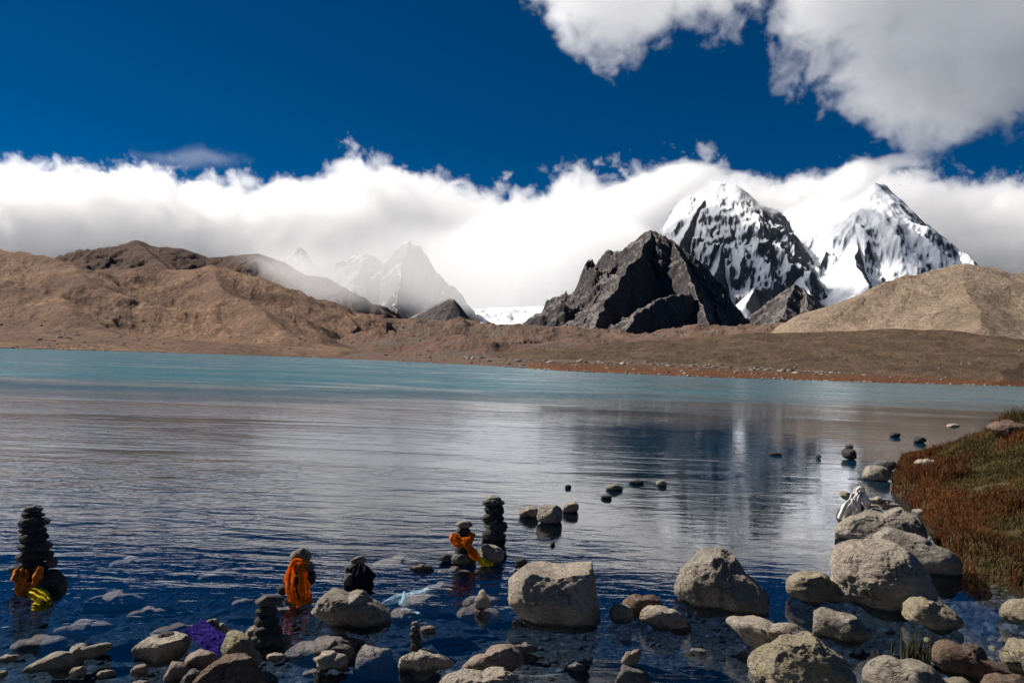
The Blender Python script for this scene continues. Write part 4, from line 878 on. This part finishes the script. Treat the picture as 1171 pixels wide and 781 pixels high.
cloth('prayer_scarf', [ribbon_geo([(520, 609, f5 + .04), (519, 616, f5), (527, 622, f5 - .01), (538, 618, f5), (541, 609, f5 + .04)], [.05, .09, .09, .08, .05], 4, 2, .014),
    ribbon_geo([(534, 614, f5 - .01), (535, 624, f5 - .03), (541, 633, f5 - .03), (547, 640, f5 - .03)], [.07, .09, .08, .05], 5, 3, .014)], M_OR, 'orange scarf knotted round the neck of the central cairn', 'scarf', 'scarves tied round the cairns')
cloth('scarf_end', [ribbon_geo([(546, 639, f5 - .03), (552, 643, f5 - .04), (558, 645, f5 - .05), (564, 645, f5 - .05)], [.05, .07, .07, .03], 6, 2, .012)], M_YE, 'yellow wet cloth end floating below the central orange scarf', 'scarf')
f1 = D1 - 0.20
cloth('prayer_scarf', [ribbon_geo([(25, 650, f1 + .04), (23, 660, f1), (26, 672, f1), (36, 677, f1)], [.08, .12, .13, .08], 7, 3, .014), ribbon_geo([(46, 648, f1), (44, 658, f1), (40, 668, f1 - .01), (36, 676, f1 - .01)], [.05, .06, .06, .05], 8, 2, .01)], M_BR, 'brownish orange wet scarf round the foot of the left cairn', 'scarf', 'scarves tied round the cairns')
cloth('wet_cloth', [ribbon_geo([(33, 676, f1 - .02), (40, 679, f1 - .05), (48, 684, f1 - .08), (54, 690, f1 - .1), (46, 694, f1 - .12), (37, 692, f1 - .12)], [.05, .10, .10, .10, .08, .05], 9, 3, .02)], M_YE, 'yellow wet cloth bunched in the water below the left cairn', 'cloth')
f3 = D3 - 0.14
cloth('cloth', [ribbon_geo([(412, 644, f3 + .05), (414, 655, f3), (415, 668, f3 - .01), (416, 681, f3 - .02)], [.10, .16, .19, .20], 10, 3, .014), ribbon_geo([(401, 650, f3 + .05), (398, 665, f3 + .04), (397, 678, f3 + .03)], [.05, .06, .06], 11, 2, .01)], M_BK, 'black cloth hanging over the squat cairn behind the cracked rock', 'cloth')
cloth('sunken_cloth', [ribbon_geo([(438, 690, gnd(438, 690, -.14)[1]), (455, 683, gnd(455, 683, -.14)[1]), (470, 679, gnd(470, 679, -.14)[1]), (488, 674, gnd(488, 674, -.09)[1]), (505, 672, gnd(505, 672, -.10)[1])], [.04, .12, .20, .10, .04], 12, 2, .012, flat=True), ribbon_geo([(464, 677, gnd(464, 677, -.13)[1]), (470, 688, gnd(470, 688, -.13)[1]), (474, 702, gnd(474, 702, -.13)[1])], [.18, .15, .14], 13, 2, .012, flat=True)], M_CY, 'pale cloth lying sunken on the lake bed near the cracked rock', 'cloth')
DB = float(gnd(235, 752)[1])
cloth('blue_cloth', [patch([(207, 723, DB + .12), (229, 709, DB + .2), (258, 727, DB + .05), (248, 752, DB - .05)], 3)], M_BL, 'deep blue cloth spread over stones at the lower left', 'cloth')
f9 = D9 - 0.10
W_ = lambda path, w, sd: ribbon_geo(path, w, sd, 2, .01)
cloth('scarf', [W_([(982, 559, f9 + .06), (981, 566, f9), (974, 573, f9 - .02), (966, 582, f9 - .04), (962, 594, f9 - .04)], [.08, .12, .12, .10, .07], 21),
    W_([(975, 570, f9 - .03), (975, 580, f9 - .05), (979, 588, f9 - .05), (984, 595, f9 - .05)], [.05, .07, .07, .05], 22),
    W_([(985, 563, f9), (980, 571, f9 - .03), (981, 582, f9 - .05), (986, 592, f9 - .05)], [.06, .06, .05, .04], 23),
    W_([(984, 566, f9), (990, 574, f9 - .02), (992, 583, f9 - .02), (994, 591, f9 - .02)], [.08, .08, .06, .04], 24),
    W_([(980, 563, f9), (984, 558, f9), (988, 564, f9), (984, 569, f9 - .02)], [.05, .07, .07, .05], 25)], M_WH, 'white silk scarf knotted and draped over stones near the bank', 'scarf')
ring = [(1000 + 8 * math.cos(a), 583 + 4.5 * math.sin(a), D9 + 0.02 - 0.05 * math.sin(a)) for a in np.linspace(0, 6.0, 14)]
ring2 = [(1001 + 5 * math.cos(a), 585 + 2.6 * math.sin(a), D9 - 0.03 * math.sin(a)) for a in np.linspace(0, 6.0, 14)]
cloth('coiled_cloth', [ribbon_geo(ring, .035, 31, 1, .01), ribbon_geo(ring2, .03, 32, 1, .008)], m_cloth('tan_cloth', (0.42, 0.36, 0.27)), 'coil of tan cloth on the slab next to the white scarf', 'cloth')

# ================================================================== REEDS
rs = np.random.RandomState(8)
pp = []
for _ in range(120):
    x_ = rs.choice([rs.normal(1052, 9), rs.normal(1038, 5), rs.normal(1019, 1.6)], p=[.6, .25, .15]); pp.append(gnd(x_, 757 + rs.uniform(-3, 4), 0.0))
pp = np.array(pp); hts = rs.uniform(0.08, 0.26, len(pp)); org = pp.mean(0); org[2] = 0
t = NT('reed'); t.bsdf(t.ramp(t.noise(t.pos(), 20, 2), [(0.3, (0.02, 0.022, 0.010)), (0.7, (0.06, 0.055, 0.022))]), 0.6, None, 0.3)
o = grass_mesh('reed_tuft', pp - org, hts, np.full(len(pp), 0.009), np.zeros(len(pp)), t.m, lean=0.28); o.location = tuple(org)
tag(o, 'thin dark reeds standing in the water behind the furrowed rock', 'reeds')

# ================================================================== PEBBLES ON THE BED AND THE SHORE (uncountable)
def scatter(name, pts, rad, mat, flat=0.55, sub=1, seed=0):
    rs = np.random.RandomState(seed); S, Fc = ico(sub); n = len(pts); k = len(S)
    V = np.empty((n, k, 3)); 
    base = [S * (1 + 0.30 * fbm(S * 1.5 + q * 9.1, 3))[:, None] for q in range(12)]
    for i in range(n):
        b = base[rs.randint(12)]; a = rs.uniform(0, 6.28); ca, sa = math.cos(a), math.sin(a)
        e = np.array([rs.uniform(.8, 1.5), rs.uniform(.6, 1), flat * rs.uniform(.6, 1.2)]); q = b * e
        V[i] = np.stack([q[:, 0] * ca - q[:, 1] * sa, q[:, 0] * sa + q[:, 1] * ca, q[:, 2]], 1) * rad[i] + pts[i]
    Fa = (Fc[None] + (np.arange(n) * k)[:, None, None]).reshape(-1, 3)
    return tag(mk(name, V.reshape(-1, 3), Fa.astype(np.int32), mat, smooth=True), kind='stuff')
def m_pebble(name, stops, underscale=9):
    t = NT(name); p = t.pos(); v = t.n('ShaderNodeTexVoronoi'); t.l(p, v.inputs['Vector']); v.inputs['Scale'].default_value = underscale
    s_ = t.n('ShaderNodeSeparateColor'); t.l(v.outputs['Color'], s_.inputs[0]); n = t.noise(p, 60 * underscale / 9, 4, 0.7)
    c = t.ramp(s_.outputs[0], stops); t.bsdf(t.mix(t.mr(n, 0.4, 0.65), c, t.mix(0.5, c, (0.04, 0.035, 0.03))), 0.8, t.bump(n, 0.6, 0.01), 0.3); return t.m
M_PEB = m_pebble('pebbles', [(0, (0.04, 0.033, 0.031)), (0.5, (0.08, 0.066, 0.062)), (0.8, (0.14, 0.12, 0.11)), (1, (0.32, 0.29, 0.27))])
rs = np.random.RandomState(21)
n = 7000; x = rs.uniform(-7, 7, n); y = 2.0 + rs.rand(n) ** 1.3 * 8; k = np.abs(x / y) < 0.75; x, y = x[k], y[k]
r_ = 0.008 + 0.03 * rs.rand(len(x)) ** 4 + 0.004 * y * rs.rand(len(x)) ** 3; z = bed_z(x, y)
scatter('bed_pebbles', np.stack([x, y, z + r_ * 0.2], 1), r_, M_PEB, sub=2, seed=3)
x = rs.uniform(1.9, 4.6, 1300); y = rs.uniform(2.8, 6.4, 1300); sc_ = x / y
k = (sc_ > 0.50 + 0.10 * rs.rand(len(x))) & (sc_ < 0.70); x, y = x[k], y[k]; r_ = 0.010 + 0.035 * rs.rand(len(x)) ** 3; z = bed_z(x, y)
scatter('shore_pebbles', np.stack([x, y, np.maximum(z, -0.05) + r_ * 0.3], 1), r_, m_pebble('mossy_pebbles', [(0, (0.05, 0.045, 0.03)), (0.5, (0.10, 0.09, 0.05)), (0.85, (0.18, 0.17, 0.07)), (1, (0.34, 0.32, 0.22))]), sub=2, seed=4)
# far rubble on the foreland and moraine
M_RUB = m_pebble('far_rubble', [(0, (0.08, 0.06, 0.045)), (0.5, (0.16, 0.13, 0.10)), (1, (0.36, 0.32, 0.27))], 0.6)
for nm, cnt, rr in (('shore_foreland', 2600, (0.12, 0.75)), ('moraine', 1800, (0.3, 1.8)), ('far_left_hill', 900, (0.3, 1.3)), ('right_hill', 700, (0.25, 1.2))):
    me = bpy.data.objects[nm].data; co = np.empty(len(me.vertices) * 3); me.vertices.foreach_get('co', co); co = co.reshape(-1, 3)
    co = co[co[:, 2] > 0.1]
    if nm == 'far_left_hill': co = co[co[:, 2] < 40]
    q = co[rs.randint(0, len(co), cnt)] + rs.normal(size=(cnt, 3)) * [0.6, 0.6, 0]
    scatter('hillside_rubble', q, rr[0] + (rr[1] - rr[0]) * rs.rand(cnt) ** 4, M_RUB, sub=1, seed=cnt)
# pale stones strung along the far waterline
xs = rs.uniform(-40, 1200, 420); q = []
for xx in xs:
    yy = np.interp(xx, [p[0] for p in SHORE_PX], [p[1] for p in SHORE_PX]); P_ = gnd(xx, yy); q.append((P_[0], P_[1] + rs.uniform(0, 3), 0.15))
scatter('waterline_stones', np.array(q), 0.12 + 0.5 * rs.rand(len(q)) ** 3, m_pebble('pale_stone', [(0, (0.2, 0.18, 0.15)), (1, (0.5, 0.47, 0.42))], 0.6), sub=1, seed=9)
